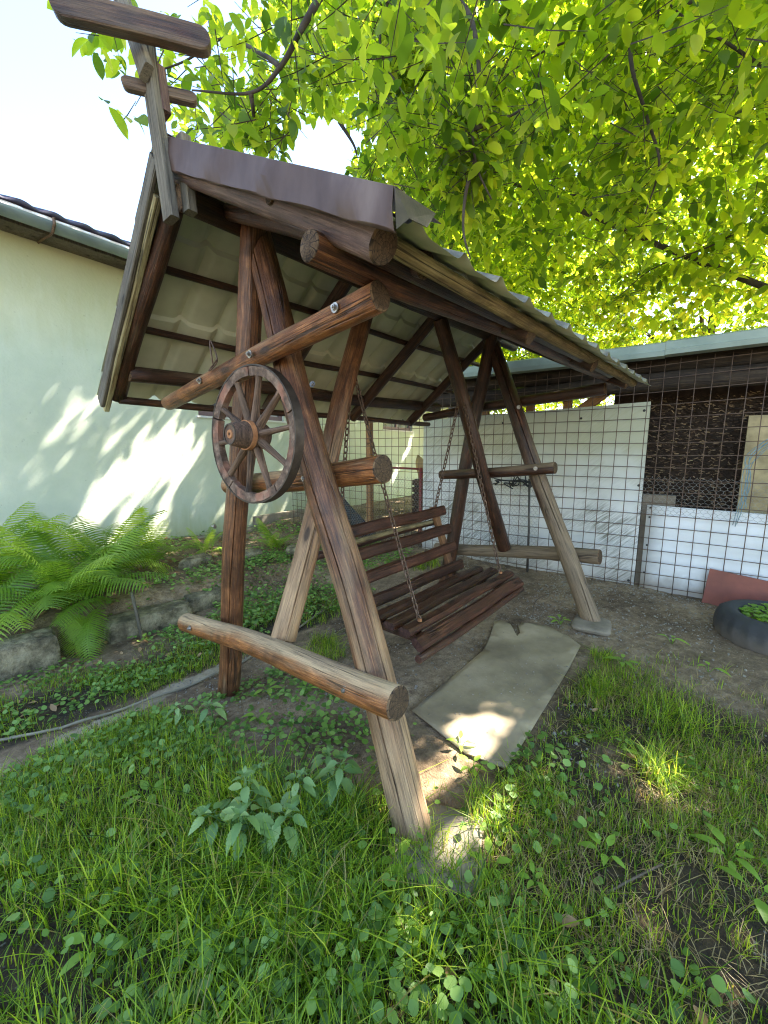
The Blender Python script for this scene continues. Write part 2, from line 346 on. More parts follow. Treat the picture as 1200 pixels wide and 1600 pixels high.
def log(name, p0, p1, r0, r1, mat, parent, wear=(0, 0, 0), crack=None, seed=None, end='end', sides=18, n=22, bumpy=.035, flat=None, bow=.0, label=None):
    """A peeled pole: wobbly tapered tube with end faces; crack = (angle, depth) cuts a real split along it."""
    rs = np.random.default_rng(rnd.randrange(10**6) if seed is None else seed)
    p0, p1 = np.array(p0, float), np.array(p1, float); L = np.linalg.norm(p1-p0)
    X, Y, Z = frame(p1-p0)
    ang = np.linspace(0, 2*pi, sides, endpoint=False)
    cut = np.zeros(sides)
    ph = rs.uniform(0, 6.28, 6)
    V, LC, W = [], [], []
    ex = []
    if crack:
        for ca, cdep, *rng_ in crack: ex.append((ca, cdep, rng_[0] if rng_ else (0, 1)))
    nv = sides + 3*len(ex)
    off = rs.uniform(0, 50)
    for i in range(n+1):
        s = i/n
        base = p0 + (p1-p0)*s + X*bow*sin(pi*s) + X*.007*sin(ph[0]+s*L*4) + Y*.007*sin(ph[1]+s*L*3.3)
        r = r0 + (r1-r0)*s
        aa = list(ang); rr = [1.0]*sides
        for ca, cdep, (a0, a1) in ex:
            c = ca + .10*sin(ph[2]+s*5) + .05*sin(ph[3]+s*17)
            on = max(0, min(1, (s-a0)*12)) * max(0, min(1, (a1-s)*12))
            w = .0014/r
            aa += [c-w*2, c, c+w*2]; rr += [1.0, 1-cdep*on, 1.0]
        order = np.argsort([a % (2*pi) for a in aa], kind='stable') if i == 0 else order
        for k in order:
            a = aa[k]
            q = r*rr[k]*(1 + bumpy*(sin(a*2+ph[2]+s*3)*.6 + sin(a*3+ph[4]+s*L*6)*.5 + sin(s*L*11+ph[5]+a)*.45) + rs.normal(0, .006))
            if flat:
                for fa in flat:
                    lim = r*.82/max(.2, cos(a-fa)) if cos(a-fa) > .2 else 9
                    q = min(q, lim)
            dirv = X*cos(a)+Y*sin(a)
            V.append(base + dirv*q); LC.append((cos(a)*q, sin(a)*q, s*L+off))
            W.append(wear[0]+(wear[1]-wear[0])*s + wear[2]*max(-.2, dirv[2]))
    F = []; mi = []
    for i in range(n):
        for k in range(nv):
            a, b = i*nv+k, i*nv+(k+1) % nv
            F.append((a, b, b+nv, a+nv)); mi.append(0)
    for e, (i, c, sg) in enumerate(((0, p0, -1), (n, p1, 1))):
        ring = [i*nv+k for k in range(nv)]
        st = len(V); cc = np.mean([V[k] for k in ring], axis=0)
        for k in ring:
            V.append(cc + (V[k]-cc)*.9 + Z*sg*.004); LC.append((LC[k][0]*.9, LC[k][1]*.9, LC[k][2])); W.append(W[k])
        V.append(cc + Z*sg*.005); LC.append((0, 0, off)); W.append(.5); ci = len(V)-1
        for k in range(nv):
            k2 = (k+1) % nv
            q = (ring[k], st+k, st+k2, ring[k2]); tr = (st+k, ci, st+k2)
            if sg < 0: q = q[::-1]; tr = tr[::-1]
            F.append(q[::-1] if True else q); mi.append(1); F.append(tr[::-1]); mi.append(1)
    o = obj(name, V, F, [mat, end], parent, True, {'lc': LC, 'wear': W}, mi)
    try: o.data.set_sharp_from_angle(angle=radians(50))
    except Exception: pass
    if label: o['label'] = label
    return o

def board(name, p0, p1, w, t_, mat, parent, up=(0, 0, 1), wear=(0, 0, 0), bevel=.004, rounded=False, n=10, end=None, warp=.002):
    """A plank from p0 to p1: w wide along the side axis, t_ thick along up."""
    p0, p1 = np.array(p0, float), np.array(p1, float); L = np.linalg.norm(p1-p0)
    Z = unit(p1-p0); Y = unit(np.array(up) - np.dot(up, Z)*Z); X = np.cross(Y, Z)
    b = bevel
    prof = [(-w/2+b, -t_/2), (w/2-b, -t_/2), (w/2, -t_/2+b), (w/2, t_/2-b), (w/2-b, t_/2), (-w/2+b, t_/2), (-w/2, t_/2-b), (-w/2, -t_/2+b)]
    V, LC, W = [], [], []; off = rnd.uniform(0, 50)
    ss = list(np.linspace(0, 1, n+1))
    if rounded:
        e = (w/2)/L
        ss = sorted(set([e*(1-cos(a)) for a in np.linspace(0.15, pi/2, 5)] + [1-e*(1-cos(a)) for a in np.linspace(0.15, pi/2, 5)] + list(np.linspace(e, 1-e, n))))
    for s in ss:
        k = 1.0
        if rounded:
            dd = min(s, 1-s)*L
            if dd < w/2: k = max(.15, math.sqrt(max(0, 1-(1-dd/(w/2))**2)))
        wob = warp*sin(s*L*9+off)
        for (x, y) in prof:
            V.append(p0 + Z*L*s + X*(x*k+wob) + Y*(y+wob*.5)); LC.append((x*k, y+.03, s*L+off)); W.append(wear[0]+(wear[1]-wear[0])*s)
    F = []; m = len(ss)
    for i in range(m-1):
        for k in range(8): F.append((i*8+k, i*8+(k+1) % 8, (i+1)*8+(k+1) % 8, (i+1)*8+k))
    F.append(tuple(range(8))[::-1]); F.append(tuple((m-1)*8+k for k in range(8)))
    mi = [0]*(len(F)-2) + [1 if end else 0]*2
    return obj(name, V, F, [mat]+([end] if end else []), parent, False, {'lc': LC, 'wear': W}, mi)

def box(name, c, s, mat, parent=None, rotz=0, top=None, jitter=0):
    c = np.array(c, float); s = np.array(s, float)/2
    V = []
    for z in (-1, 1):
        for x, y in ((-1, -1), (1, -1), (1, 1), (-1, 1)):
            p = np.array((x*s[0], y*s[1], z*s[2])) + rng.uniform(-1, 1, 3)*jitter
            V.append(c + np.array((p[0]*cos(rotz)-p[1]*sin(rotz), p[0]*sin(rotz)+p[1]*cos(rotz), p[2])))
    F = [(3, 2, 1, 0), (4, 5, 6, 7), (0, 1, 5, 4), (1, 2, 6, 5), (2, 3, 7, 6), (3, 0, 4, 7)]
    n = len(V)
    return obj(name, V, F, mat, parent, attrs={'lc': [tuple(v) for v in V], 'wear': [0]*n})

def tubeverts(P, R, k=6):
    P = np.array(P, float); n = len(P); R = np.full(n, R) if np.isscalar(R) else np.array(R)
    V, F = [], []
    T = np.gradient(P, axis=0)
    x, y, _ = frame(T[0])
    for i in range(n):
        z = unit(T[i]); x = unit(x - np.dot(x, z)*z); y = np.cross(z, x)
        for j in range(k):
            a = 2*pi*j/k; V.append(P[i] + (x*cos(a)+y*sin(a))*R[i])
    for i in range(n-1):
        for j in range(k): F.append((i*k+j, i*k+(j+1) % k, (i+1)*k+(j+1) % k, (i+1)*k+j))
    F.append(tuple(range(k))[::-1]); F.append(tuple((n-1)*k+j for j in range(k)))
    return V, F
def tube(name, P, R, mat, parent=None, k=6, smooth=True, loc=None):
    V, F = tubeverts(P, R, k); return obj(name, V, F, mat, parent, smooth, {'lc': V, 'wear': [0]*len(V)}, loc=loc)
def spline(pts, m=8):
    P = np.array(pts, float); P = np.vstack([2*P[0]-P[1], P, 2*P[-1]-P[-2]]); out = []
    for i in range(1, len(P)-2):
        for t_ in np.linspace(0, 1, m, endpoint=False):
            a, b, c, d = P[i-1], P[i], P[i+1], P[i+2]
            out.append(.5*((2*b)+(-a+c)*t_+(2*a-5*b+4*c-d)*t_**2+(-a+3*b-3*c+d)*t_**3))
    out.append(P[-2]); return np.array(out)
def merge(parts):
    V, F = [], []
    for v, f in parts:
        n = len(V); V += list(v); F += [tuple(i+n for i in g) for g in f]
    return V, F
def discverts(c, axis, r, h, k=14, inner=0):
    c = np.array(c, float); x, y, z = frame(axis)
    V, F = [], []
    rads = [(inner, 0), (r, 0), (r, h), (inner, h)] if inner else [(r, 0), (r, h)]
    for rr, hh in rads:
        for j in range(k):
            a = 2*pi*j/k; V.append(c + z*hh + (x*cos(a)+y*sin(a))*rr)
    m = len(rads)
    for i in range(m if inner else 1):
        for j in range(k):
            i2 = (i+1) % m
            F.append((i*k+j, i*k+(j+1) % k, i2*k+(j+1) % k, i2*k+j))
    if not inner: F.append(tuple(range(k))[::-1]); F.append(tuple(k+j for j in range(k)))
    return V, F

# ------------------------------------------------------------------ ground
def sstep(a, b, x): t_ = np.clip((x-a)/(b-a), 0, 1); return t_*t_*(3-2*t_)
_w = rng.uniform(0, 6.28, 12)
def gz(x, y):
    x = np.asarray(x, float); y = np.asarray(y, float)
    z = -.10 + .075*sstep(-1.0, -2.7, x)
    z = z - .14*sstep(.35, -.8, y)*sstep(-2.6, -1.2, x)
    edge = -1.93 + .0*x
    z = z + .20*sstep(0, -.22, y-edge)*sstep(-2.2, -1.0, x)
    z = z + .08*sstep(-2.6, -3.9, y)
    z = z + .012*np.sin(x*3.1+_w[0])*np.sin(y*2.7+_w[1]) + .006*np.sin(x*9+_w[2]+y*4)*np.sin(y*8+_w[3]) + .003*np.sin(x*23+_w[4])*np.sin(y*27+_w[5])
    return z
def seg_dist(x, y, pts):
    d = np.full(np.shape(x), 9.0)
    for (ax, ay), (bx, by) in zip(pts[:-1], pts[1:]):
        vx, vy = bx-ax, by-ay; q = np.clip(((x-ax)*vx+(y-ay)*vy)/(vx*vx+vy*vy), 0, 1)
        d = np.minimum(d, np.hypot(x-ax-q*vx, y-ay-q*vy))
    return d
HOSE = [(1.5, -1.22), (.83, -.95), (.72, -.90), (.6, -.865), (.48, -.85), (.33, -.83), (.13, -.80), (-.01, -.79), (-.19, -.82), (-.4, -.88), (-.66, -.95), (-.94, -1.02), (-1.2, -1.12), (-1.43, -1.23), (-2.0, -1.3)]
PATH = [(.75, -.80), (.5, -.80), (.22, -.86), (.0, -.86), (-.2, -.88)]
def pathm(x, y): return np.exp(-(seg_dist(x, y, PATH)/.055)**2)
# foreground turf is lush at the left, patchy at the right, bare under the swing and along the fence
def greenm(x, y):
    xb = .34 - .36*sstep(.42, .80, y)
    lush = sstep(xb-.14, xb+.12, x)*sstep(-.80, -.60, y)
    bare1 = np.exp(-(((x+.05)/.32)**2+((y-.45)/.55)**2))       # worn earth by the near frame
    right = sstep(.85, 1.25, y - .12*x)*sstep(-1.9, -1.0, x)*(1-.5*np.exp(-(((x+.75)/.35)**2+((y-1.25)/.12)**2)))
    strip = sstep(-.88, -.95, y)*sstep(-1.75, -1.2, y)*sstep(-1.6, -1.0, x)*.8
    bed = sstep(-2.1, -2.4, y)*.5*sstep(-2.5, -1.5, x)
    g = np.clip(np.maximum.reduce([lush, right, strip, bed]) - .75*bare1*sstep(.62, .40, y)*sstep(.35, .2, x), 0, 1)
    return g*(1-pathm(x, y))
xs = np.concatenate([[-60, -30, -15, -9, -6.5], np.arange(-5, 2.6, .035), [3.2, 4, 6, 10, 20, 50]])
ys = np.concatenate([[-60, -30, -12, -7, -5.4], np.arange(-4.6, 3.2, .035), [3.8, 4.6, 6, 10, 20, 50]])
GX, GY = np.meshgrid(xs, ys, indexing='ij'); GZ = gz(GX, GY) + rng.normal(0, .0022, GX.shape)
GV = np.stack([GX, GY, GZ], -1).reshape(-1, 3); nx, ny = GX.shape
ii, jj = np.meshgrid(np.arange(nx-1), np.arange(ny-1), indexing='ij'); a_ = (ii*ny+jj).ravel()
quads = np.stack([a_, a_+ny, a_+ny+1, a_+1], 1)
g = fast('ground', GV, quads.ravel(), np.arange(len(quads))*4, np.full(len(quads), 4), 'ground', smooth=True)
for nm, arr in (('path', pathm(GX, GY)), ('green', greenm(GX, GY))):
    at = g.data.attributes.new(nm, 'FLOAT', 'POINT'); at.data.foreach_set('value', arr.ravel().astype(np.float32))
tag(g, 'worn garden earth with gravel under and around the log swing', kind='structure')

# ------------------------------------------------------------------ house at the back left
TH = radians(7); WT = np.array((cos(TH), sin(TH), 0)); WN = np.array((-sin(TH), cos(TH), 0)); W0 = np.array((-1.66, -3.965, 0))
def wp(t_, n_, z): return W0 + WT*t_ + WN*n_ + np.array((0, 0, z))   # t along the wall (+ towards the left of the picture)
def wbox(name, t0, t1, n0, n1, z0, z1, mat, parent):
    V = [wp(t_, n_, z) for z in (z0, z1) for t_, n_ in ((t0, n0), (t1, n0), (t1, n1), (t0, n1))]
    F = [(3, 2, 1, 0), (4, 5, 6, 7), (0, 1, 5, 4), (1, 2, 6, 5), (2, 3, 7, 6), (3, 0, 4, 7)]
    return obj(name, V, F, mat, parent, attrs={'lc': V, 'wear': [0]*8})
house = empty('house', wp(0, 0, -.1), 'pale green plastered house with blue grey gutter and mould stained wall', 'house')
wins = [(-1.20, .26, 1.62, 2.55), (-5.15, -3.95, 1.60, 2.5)]
cuts = [-7.5, wins[1][0], wins[1][1], wins[0][0], wins[0][1], 6.0]
# wall with two real openings, one mesh
Vw, Fw = [], []
def addbox(t0, t1, n0, n1, z0, z1):
    n = len(Vw)
    Vw.extend([wp(t_, n_, z) for z in (z0, z1) for t_, n_ in ((t0, n0), (t1, n0), (t1, n1), (t0, n1))])
    Fw.extend([tuple(i+n for i in f) for f in [(3, 2, 1, 0), (4, 5, 6, 7), (0, 1, 5, 4), (1, 2, 6, 5), (2, 3, 7, 6), (3, 0, 4, 7)]])
addbox(-7.5, wins[1][0], -.3, 0, -.4, 3.35); addbox(wins[1][1], wins[0][0], -.3, 0, -.4, 3.35); addbox(wins[0][1], 6.0, -.3, 0, -.4, 3.35)
for a, b, z0, z1 in wins: addbox(a, b, -.3, 0, -.4, z0); addbox(a, b, -.3, 0, z1, 3.35)
obj('wall', Vw, Fw, 'plaster', house)
for a, b, z0, z1 in wins:
    wf = wbox('window', a, b, -.09, -.05, z0, z0+.07, 'purple', house)
    wbox('frame', a, b, -.09, -.05, z1-.06, z1, 'purple', wf); wbox('frame', a, a+.06, -.089, -.049, z0+.07, z1-.06, 'purple', wf)
    wbox('frame', b-.06, b, -.089, -.049, z0+.07, z1-.06, 'purple', wf); wbox('frame', (a+b)/2-.03, (a+b)/2+.03, -.088, -.048, z0+.07, z1-.06, 'purple', wf)
    wbox('pane', a+.06, b-.06, -.08, -.072, z0+.07, z1-.06, 'glass', wf)
    wbox('curtain', a+.06, b-.06, -.14, -.13, z0+.02, z1, 'curtain', wf)
    wbox('sill', a-.03, b+.03, -.05, .025, z0-.025, z0, 'whitewood', wf)
# plinth of rough render at the foot
# gutter: half-round trough with lip, brackets
gp = []
for t_ in np.linspace(-7.5, 6.0, 28):
    gp.append([wp(t_, .30+.08-.08*cos(a), 3.205-.075*sin(a) + (.01 if a < .05 else 0)) for a in np.linspace(0, pi, 9)])
V = [v for ring in gp for v in ring]; F = [(i*9+j, i*9+j+1, (i+1)*9+j+1, (i+1)*9+j) for i in range(27) for j in range(8)]
go = obj('gutter', V, F, 'gutter', house, True)
md = go.modifiers.new('t', 'SOLIDIFY'); md.thickness = .004
for t_ in (-1.1, .15, 1.02, 1.78, 2.55, 3.3, 4.1):
    x = tube('bracket', [wp(t_, .02, 3.14), wp(t_, .2, 3.13), wp(t_, .32, 3.115), wp(t_, .41, 3.12), wp(t_, .470, 3.17), wp(t_, .472, 3.225)], .012, 'rust', house, 4, False)
wbox('gutter_lip', -7.5, 6.0, .448, .460, 3.195, 3.207, 'whitewood', house)
wbox('fascia', -7.5, 6.0, .0, .245, 3.15, 3.19, 'plank', house)
# tiled roof edge with waves
nt = 560; V = []; 
for i in range(nt+1):
    t_ = -7.5 + 13.5*i/nt
    wv = .034*abs(sin(pi*t_/.235))**1.5
    for n_, z in ((.46, 3.245), (.0, 3.43), (-1.5, 4.05)): V.append(wp(t_, n_, z+wv)); V.append(wp(t_, n_, z+wv-.018 if n_ != .46 else z-.025))
F = []
for i in range(nt):
    a, b = i*6, (i+1)*6
    F += [(a, b, b+2, a+2), (a+2, b+2, b+4, a+4), (a+1, a+3, b+3, b+1), (a, a+1, b+1, b)]
obj('roof', V, F, 'tile', house, True)
obj('gable_wall', [wp(6.0, 0, -.4), wp(6.0, -6, -.4), wp(6.0, -6, 3.3), wp(6.0, -3, 4.5), wp(6.0, 0, 3.3)], [(0, 1, 2, 3, 4)], 'plaster', house)

# ------------------------------------------------------------------ welded wire fence and the shed behind it
FS = np.array((-.0698, .9976, 0)); FN = np.array((.9976, .0698, 0)); F0 = np.array((-2.939, .996, 0))
def fp(s, n_, z): return F0 + FS*s + FN*n_ + np.array((0, 0, z))   # s along the fence (+ to the right), n_ towards the garden
def fbox(name, s0, s1, n0, n1, z0, z1, mat, parent, tilt=0):
    V = [fp(s_, n_ + tilt*z, z) for z in (z0, z1) for s_, n_ in ((s0, n0), (s1, n0), (s1, n1), (s0, n1))]
    F = [(3, 2, 1, 0), (4, 5, 6, 7), (0, 1, 5, 4), (1, 2, 6, 5), (2, 3, 7, 6), (3, 0, 4, 7)][::1]
    F = [f[::-1] for f in F]
    return obj(name, V, F, mat, parent, attrs={'lc': [(v[0], v[2], v[1]) for v in V], 'wear': [0]*8})
fence = empty('wire_fence', fp(0, 0, 0), 'rusty welded square mesh fence running along the white boards', 'fence')
s_list = np.arange(-4.62, 2.6, .1)
vm = None
for i, s_ in enumerate(s_list):
    w = .008*sin(i*.7)
    tube('wire', [fp(s_, .003, -.06), fp(s_+.004*sin(i), .003+w, .6), fp(s_, .003-w*.6, 1.2), fp(s_+.004*cos(i), .003, 1.86)], .0031, 'wire', fence, 5)
for k in range(19):
    z = .02+k*.1
    zz = [fp(s_, -.003+.01*sin(s_*1.3+k*.1), z+.008*sin(s_*2.1+k*.35)+.012*sin(s_*.8)) for s_ in np.linspace(-4.65, 2.6, 30)]
    tube('wire', zz, .0031, 'wire', fence, 5)
# twisted dark pole with torn wire, iron stake, concrete post
pole = tube('iron_stake', [fp(-.99, .05, -.2), fp(-1.0, .05, .4), fp(-1.02, .05, .885)], .011, 'pipegrey', None, 8)
tag(pole, 'thin dark iron stake standing before the big white board behind the far log frame', 'stake')
pr = []
for k in range(3):
    pr.append(tubeverts(spline([fp(-1.02+.02*k, .06, .86), fp(-1.08, .07+.01*k, .875-.01*k), fp(-1.2-.05*k, .06, .86), fp(-1.34-.03*k, .06, .865+.01*k)], 5), .005, 5))
rs_ = np.random.default_rng(4)
for k in range(9):
    c = fp(-1.06-.13*(k % 3)*1.0, .07, .845)+rs_.normal(0, .018, 3)
    pr.append(tubeverts(spline([c+rs_.normal(0, .025, 3) for _ in range(5)], 5), .006, 5))
V, F = merge(pr); tag(obj('wire_tangle', V, F, 'black', None, True), 'tangle of black wire hooked over the iron stake', 'wire')
cp = fbox('concrete_post', -2.0, -1.86, -.20, -.09, -.3, 1.66, 'concrete', None); tag(cp, 'grey square concrete post at the house end of the big white board', 'post')
fbx = fbox('wooden_stake', -1.845, -1.79, -.16, -.10, -.3, 1.7, 'header', None); tag(fbx, 'narrow dark brown stake beside the concrete post', 'stake')

shed = empty('shed', fp(-.5, -.6, 0), 'low garden shed with slab wood header and grey green metal eave', 'shed')
log('header_log', fp(-3.0, -.10, 1.70), fp(2.7, -.10, 1.70), .075, .08, 'header', shed, bumpy=.08, sides=14)
log('header_log', fp(-2.6, -.14, 1.84), fp(2.7, -.14, 1.84), .06, .065, 'header', shed, bumpy=.08, sides=14)
board('header_board', fp(-2.4, -.19, 1.93), fp(2.7, -.19, 1.93), .09, .05, 'header', shed)
# eave: folded metal sheet
for a, b, dz in ((-3.4, -.02, 0), (-.018, 2.8, .006)):
    prof = [(.10, 1.855+dz), (.15, 1.865+dz), (.155, 1.895+dz), (.135, 1.90+dz), (.14, 1.955+dz), (.10, 1.97+dz), (-.1, 1.99+dz), (-2.8, 2.30+dz)]
    V = [fp(s_, n_, z+.022*(s_ < 0)*(-s_)*.6) for s_ in (a, b) for n_, z in prof]; m = len(prof)
    F = [(i, i+1, m+i+1, m+i) for i in range(m-1)]
    o = obj('eave_sheet', V, F, 'eave', shed); md = o.modifiers.new('t', 'SOLIDIFY'); md.thickness = .004
for s_ in (-3.3, -1.66, -1.17, -.82, 1.0): fbox('stud', s_, s_+.07, -.26, -.19, -.1, 1.95, 'orange' if s_ < 0 else 'header', shed)
board('brace', fp(-.66, -.2, 1.52), fp(-.30, -.2, 1.80), .09, .04, 'orange', shed, up=FN)
fbox('back_wall', -3.4, 2.8, -2.62, -2.55, -.2, 1.72, 'darkwall', shed)
fbox('side_wall', 2.7, 2.76, -2.5, -.2, -.2, 2.0, 'darkwall', shed)
fbox('inner_wall', -.45, 2.6, -.62, -.56, -.2, 1.75, 'darkwall', shed)
# wood-chip surface: thousands of flakes
N = 9000
fs = rng.uniform(-.16, 1.1, N); fz = rng.uniform(.05, 1.62, N); fl = rng.uniform(.012, .05, N); fa = rng.normal(0, .35, N)
base = F0 + np.outer(fs, FS) + FN*(-.54) + np.outer(fz, (0, 0, 1)) + np.outer(rng.uniform(0, .05, N), FN)
d1 = np.outer(np.cos(fa), FS) + np.outer(np.sin(fa), (0, 0, 1)) + np.outer(rng.normal(0, .3, N), FN)
d2 = np.cross(d1, FN) + np.outer(rng.normal(0, .4, N), FN)
a1 = d1*(fl/2)[:, None]; a2 = d2*rng.uniform(.002, .006, N)[:, None]
V = np.stack([base-a1-a2, base+a1-a2*.4, base+a1*.8+a2, base-a1*.7+a2], 1)
ff = fast('wood_chips', V, np.arange(N*4), np.arange(N)*4, np.full(N, 4), 'flake', shed, np.repeat(rng.uniform(0, 1, N)**2, 4), loc=rootloc(shed)); tag(ff, kind='stuff')

b1 = fbox('white_board', -2.3, -.10, -.075, -.055, -.05, 1.53, 'board', None); tag(b1, 'tall white board with brush like grey smears behind the far log frame', 'board')
# curved top edge needs real height change: raise its right end a little
for i in (4, 5, 6, 7):
    v = b1.data.vertices[i]
    v.co.z += .02 if v.co.y > 0 else -.03
for i in range(4): b1.data.vertices[i].co.z -= .05 if b1.data.vertices[i].co.y > 0 else 0
for s_, z in ((-.14, 1.48), (-.14, .02), (-1.35, 1.43), (-.62, 1.44), (-1.7, 1.38), (-.13, .86)):
    V, F = discverts(fp(s_, -.054, z), FN, .011, .004, 8); obj('screw', V, F, 'black', b1)
# second board: corrugated low white sheet
V = []; m = 120
for i in range(m+1):
    s_ = -.055 + 1.5*i/m
    for z in (-.06, .70):
        V.append(fp(s_, -.045+.0, z-.01*s_)); 
rows = 46; V = []
for k in range(rows+1):
    z = -.06 + .76*k/rows
    for s_ in np.linspace(-.055, 1.5, 12): V.append(fp(s_, -.045+.0015*sin(k*1.4)+.002*sin(s_*9), z-.012*s_))
F = [(k*12+j, k*12+j+1, (k+1)*12+j+1, (k+1)*12+j) for k in range(rows) for j in range(11)]
b2 = obj('white_board', V, F, 'board2', None, True, {'lc': V, 'wear': [0]*len(V)}); md = b2.modifiers.new('t', 'SOLIDIFY'); md.thickness = .008
tag(b2, 'low white ribbed sheet behind the fence above the red panel', 'board')
for z in (.12, .36, .60, .68):
    V, F = discverts(fp(-.03, -.036, z), FN, .008, .005, 8); obj('screw', V, F, 'black', b2)
yb = fbox('yellow_board', .53, 1.1, -.35, -.30, .2, 1.42, 'yellow', None); tag(yb, 'yellowed upright board at the right edge behind the fence', 'board')
st = fbox('grey_block', -.10, .13, -.20, -.12, -.1, .78, 'concrete', None); tag(st, 'weathered grey block standing between the two white boards', 'block')
pr = []
rs_ = np.random.default_rng(9)
for k in range(7):
    p = [fp(.50+.25*j*(1 if j < 1 else .1)+rs_.normal(0, .012), -.02+rs_.normal(0, .01), 1.25-.12*j*1.1) for j in range(6)]
    p = [fp(.78+rs_.normal(0, .02), -.03, 1.36)] + [fp(.56+rs_.normal(0, .016)-.01*j, -.02, 1.12-.13*j+rs_.normal(0, .02)) for j in range(4+k % 2)]
    pr.append(tubeverts(spline(p, 6), .0022, 4))
V, F = merge(pr); tag(obj('twine', V, F, 'twine', None, True), 'faded blue twine hanging on the fence by the yellowed board', 'twine')
# red panel leaning on the fence
V = [fp(.37, .07, -.06), fp(1.25, .10, -.10), fp(1.25, .03, .16), fp(.40, .025, .245)]
V2 = [np.array(v)-FN*.012 for v in V]
tag(obj('red_sheet', V+V2, [(0, 1, 2, 3), (7, 6, 5, 4), (0, 4, 5, 1), (1, 5, 6, 2), (2, 6, 7, 3), (3, 7, 4, 0)], 'redpaint'), 'faded brick red sheet leaning on the fence behind the tyre', 'panel')

def hexnet(s0, s1, z0, z1, c, n_, r, seed):
    parts = []; rs = np.random.default_rng(seed)
    P = {}
    w = c; h = c*.62
    nc, nr = int((s1-s0)/w), int((z1-z0)/h)
    def node(i, j, k): # two nodes per cell
        key = (i, j, k)
        if key not in P:
            x = s0 + (i + (.5 if j % 2 else 0) + 0)*w; z = z0 + j*h + (h*.45 if k else 0)
            P[key] = fp(x + rs.normal(0, c*.05), n_ + .004*sin(x*9+z*7), z + rs.normal(0, c*.05))
        return P[key]
    for j in range(nr):
        for i in range(nc):
            a, b = node(i, j, 0), node(i, j, 1)
            parts.append((a, b))
            if j+1 < nr:
                if j % 2: parts.append((b, node(i, j+1, 0))); parts.append((b, node(i+1, j+1, 0)) if i+1 < nc else (a, b))
                else: parts.append((b, node(i, j+1, 0))); parts.append((b, node(i-1, j+1, 0)) if i > 0 else (a, b))
    A = np.array([p[0] for p in parts]); B = np.array([p[1] for p in parts])
    z = B-A; z /= np.maximum(1e-6, np.linalg.norm(z, axis=1))[:, None]
    x = np.cross(z, FN); x /= np.maximum(1e-6, np.linalg.norm(x, axis=1))[:, None]; y = np.tile(FN, (len(A), 1))
    V = []
    for E in (A, B):
        for k in range(3): V.append(E + (x*cos(2.094*k)+y*sin(2.094*k))*r)
    V = np.stack(V, 1); n = len(A)
    f = np.array([[0, 1, 4, 3], [1, 2, 5, 4], [2, 0, 3, 5]])
    Q = (np.arange(n)[:, None, None]*6 + f[None]).reshape(-1)
    return V, Q, n*3
for (s0, s1, z0, z1, n_, sd_) in ((-4.6, -.9, 0.0, .86, -.02, 1), (-.12, 2.3, .62, .98, -.025, 2)):
    V, Q, nf = hexnet(s0, s1, z0, z1, .042, n_, .0011, sd_)
    o = fast('chicken_wire', V, Q, np.arange(nf)*4, np.full(nf, 4), 'net', fence, loc=rootloc(fence)); tag(o, kind='stuff')

# yard behind the fence: red pipe gate, crate, tarp, black sheet
gate = empty('red_gate', fp(-3.0, -.5, 0), 'red pipe gate standing in the yard behind the mesh', 'gate')
tube('gate_post', [fp(-2.62, -.5, -.2), fp(-2.62, -.5, .93)], .022, 'redpipe', gate, 10)
tube('top_rail', [fp(-2.62, -.5, .915), fp(-4.4, -.5, .93)], .014, 'redpipe', gate, 8)
tube('handrail', [fp(-2.6, -.5, .86), fp(-1.9, -.5, .86)], .012, 'redpipe', gate, 8)
crate = empty('crate', (-5.0, -2.75, 0), 'dark brown slatted crate at the foot of the tan tarp', 'crate')
for k in range(5):
    box('slat', (-4.75, -2.72, .08+k*.125), (.03, .46, .10), 'crate', crate, .1)
box('box', (-5.0, -2.75, .34), (.44, .42, .60), 'black', crate, .1)
Vt = []
for i in range(15):
    for j in range(15):
        s_ = i/14; q = j/14
        Vt.append((-5.9+.05*sin(q*9)+.04*sin(s_*11), -3.75+1.15*s_+.03*sin(q*7+s_*5), .1+.96*q*(1-.10*sin(s_*9)**2)))
tp = obj('tarp', Vt, [(i*15+j, (i+1)*15+j, (i+1)*15+j+1, i*15+j+1) for i in range(14) for j in range(14)], 'tan', None, True)
md = tp.modifiers.new('t', 'SOLIDIFY'); md.thickness = .01
tag(tp, 'tan stained tarp hanging before the far end of the house wall', 'tarp')
Vt = []
for i in range(9):
    for j in range(9):
        s_ = i/8; q = j/8
        Vt.append(fp(-4.05+(1-q)*(.35+.85*(s_))-.18*(1-q)+.02*sin(q*9), -.16-.03*sin(s_*7+q*3), -.05+q*.80))
bs = obj('black_sheet', Vt, [(i*9+j, (i+1)*9+j, (i+1)*9+j+1, i*9+j+1) for i in range(8) for j in range(8)], 'black', None, True)
md = bs.modifiers.new('t', 'SOLIDIFY'); md.thickness = .01
tag(bs, 'black plastic sheet draped behind the mesh left of the bench', 'sheet')

#@@SWING
# ------------------------------------------------------------------ the log swing shelter (its own slightly tilted frame)
SM = np.array([[0.99995, 0.00599, 0.0074], [-0.00651, 0.99728, 0.0734], [-0.00694, -0.07344, 0.99728]]); S0 = np.array((.018, .084, -.12))
def W(p): return S0 + p[0]*SM[0] + p[1]*SM[1] + p[2]*SM[2]
sh = empty('log_swing_shelter', W((0, 0, 0)), 'stained log garden swing shelter with crossed legs and a sheet metal tile roof', 'swing frame')
CR = pi/2
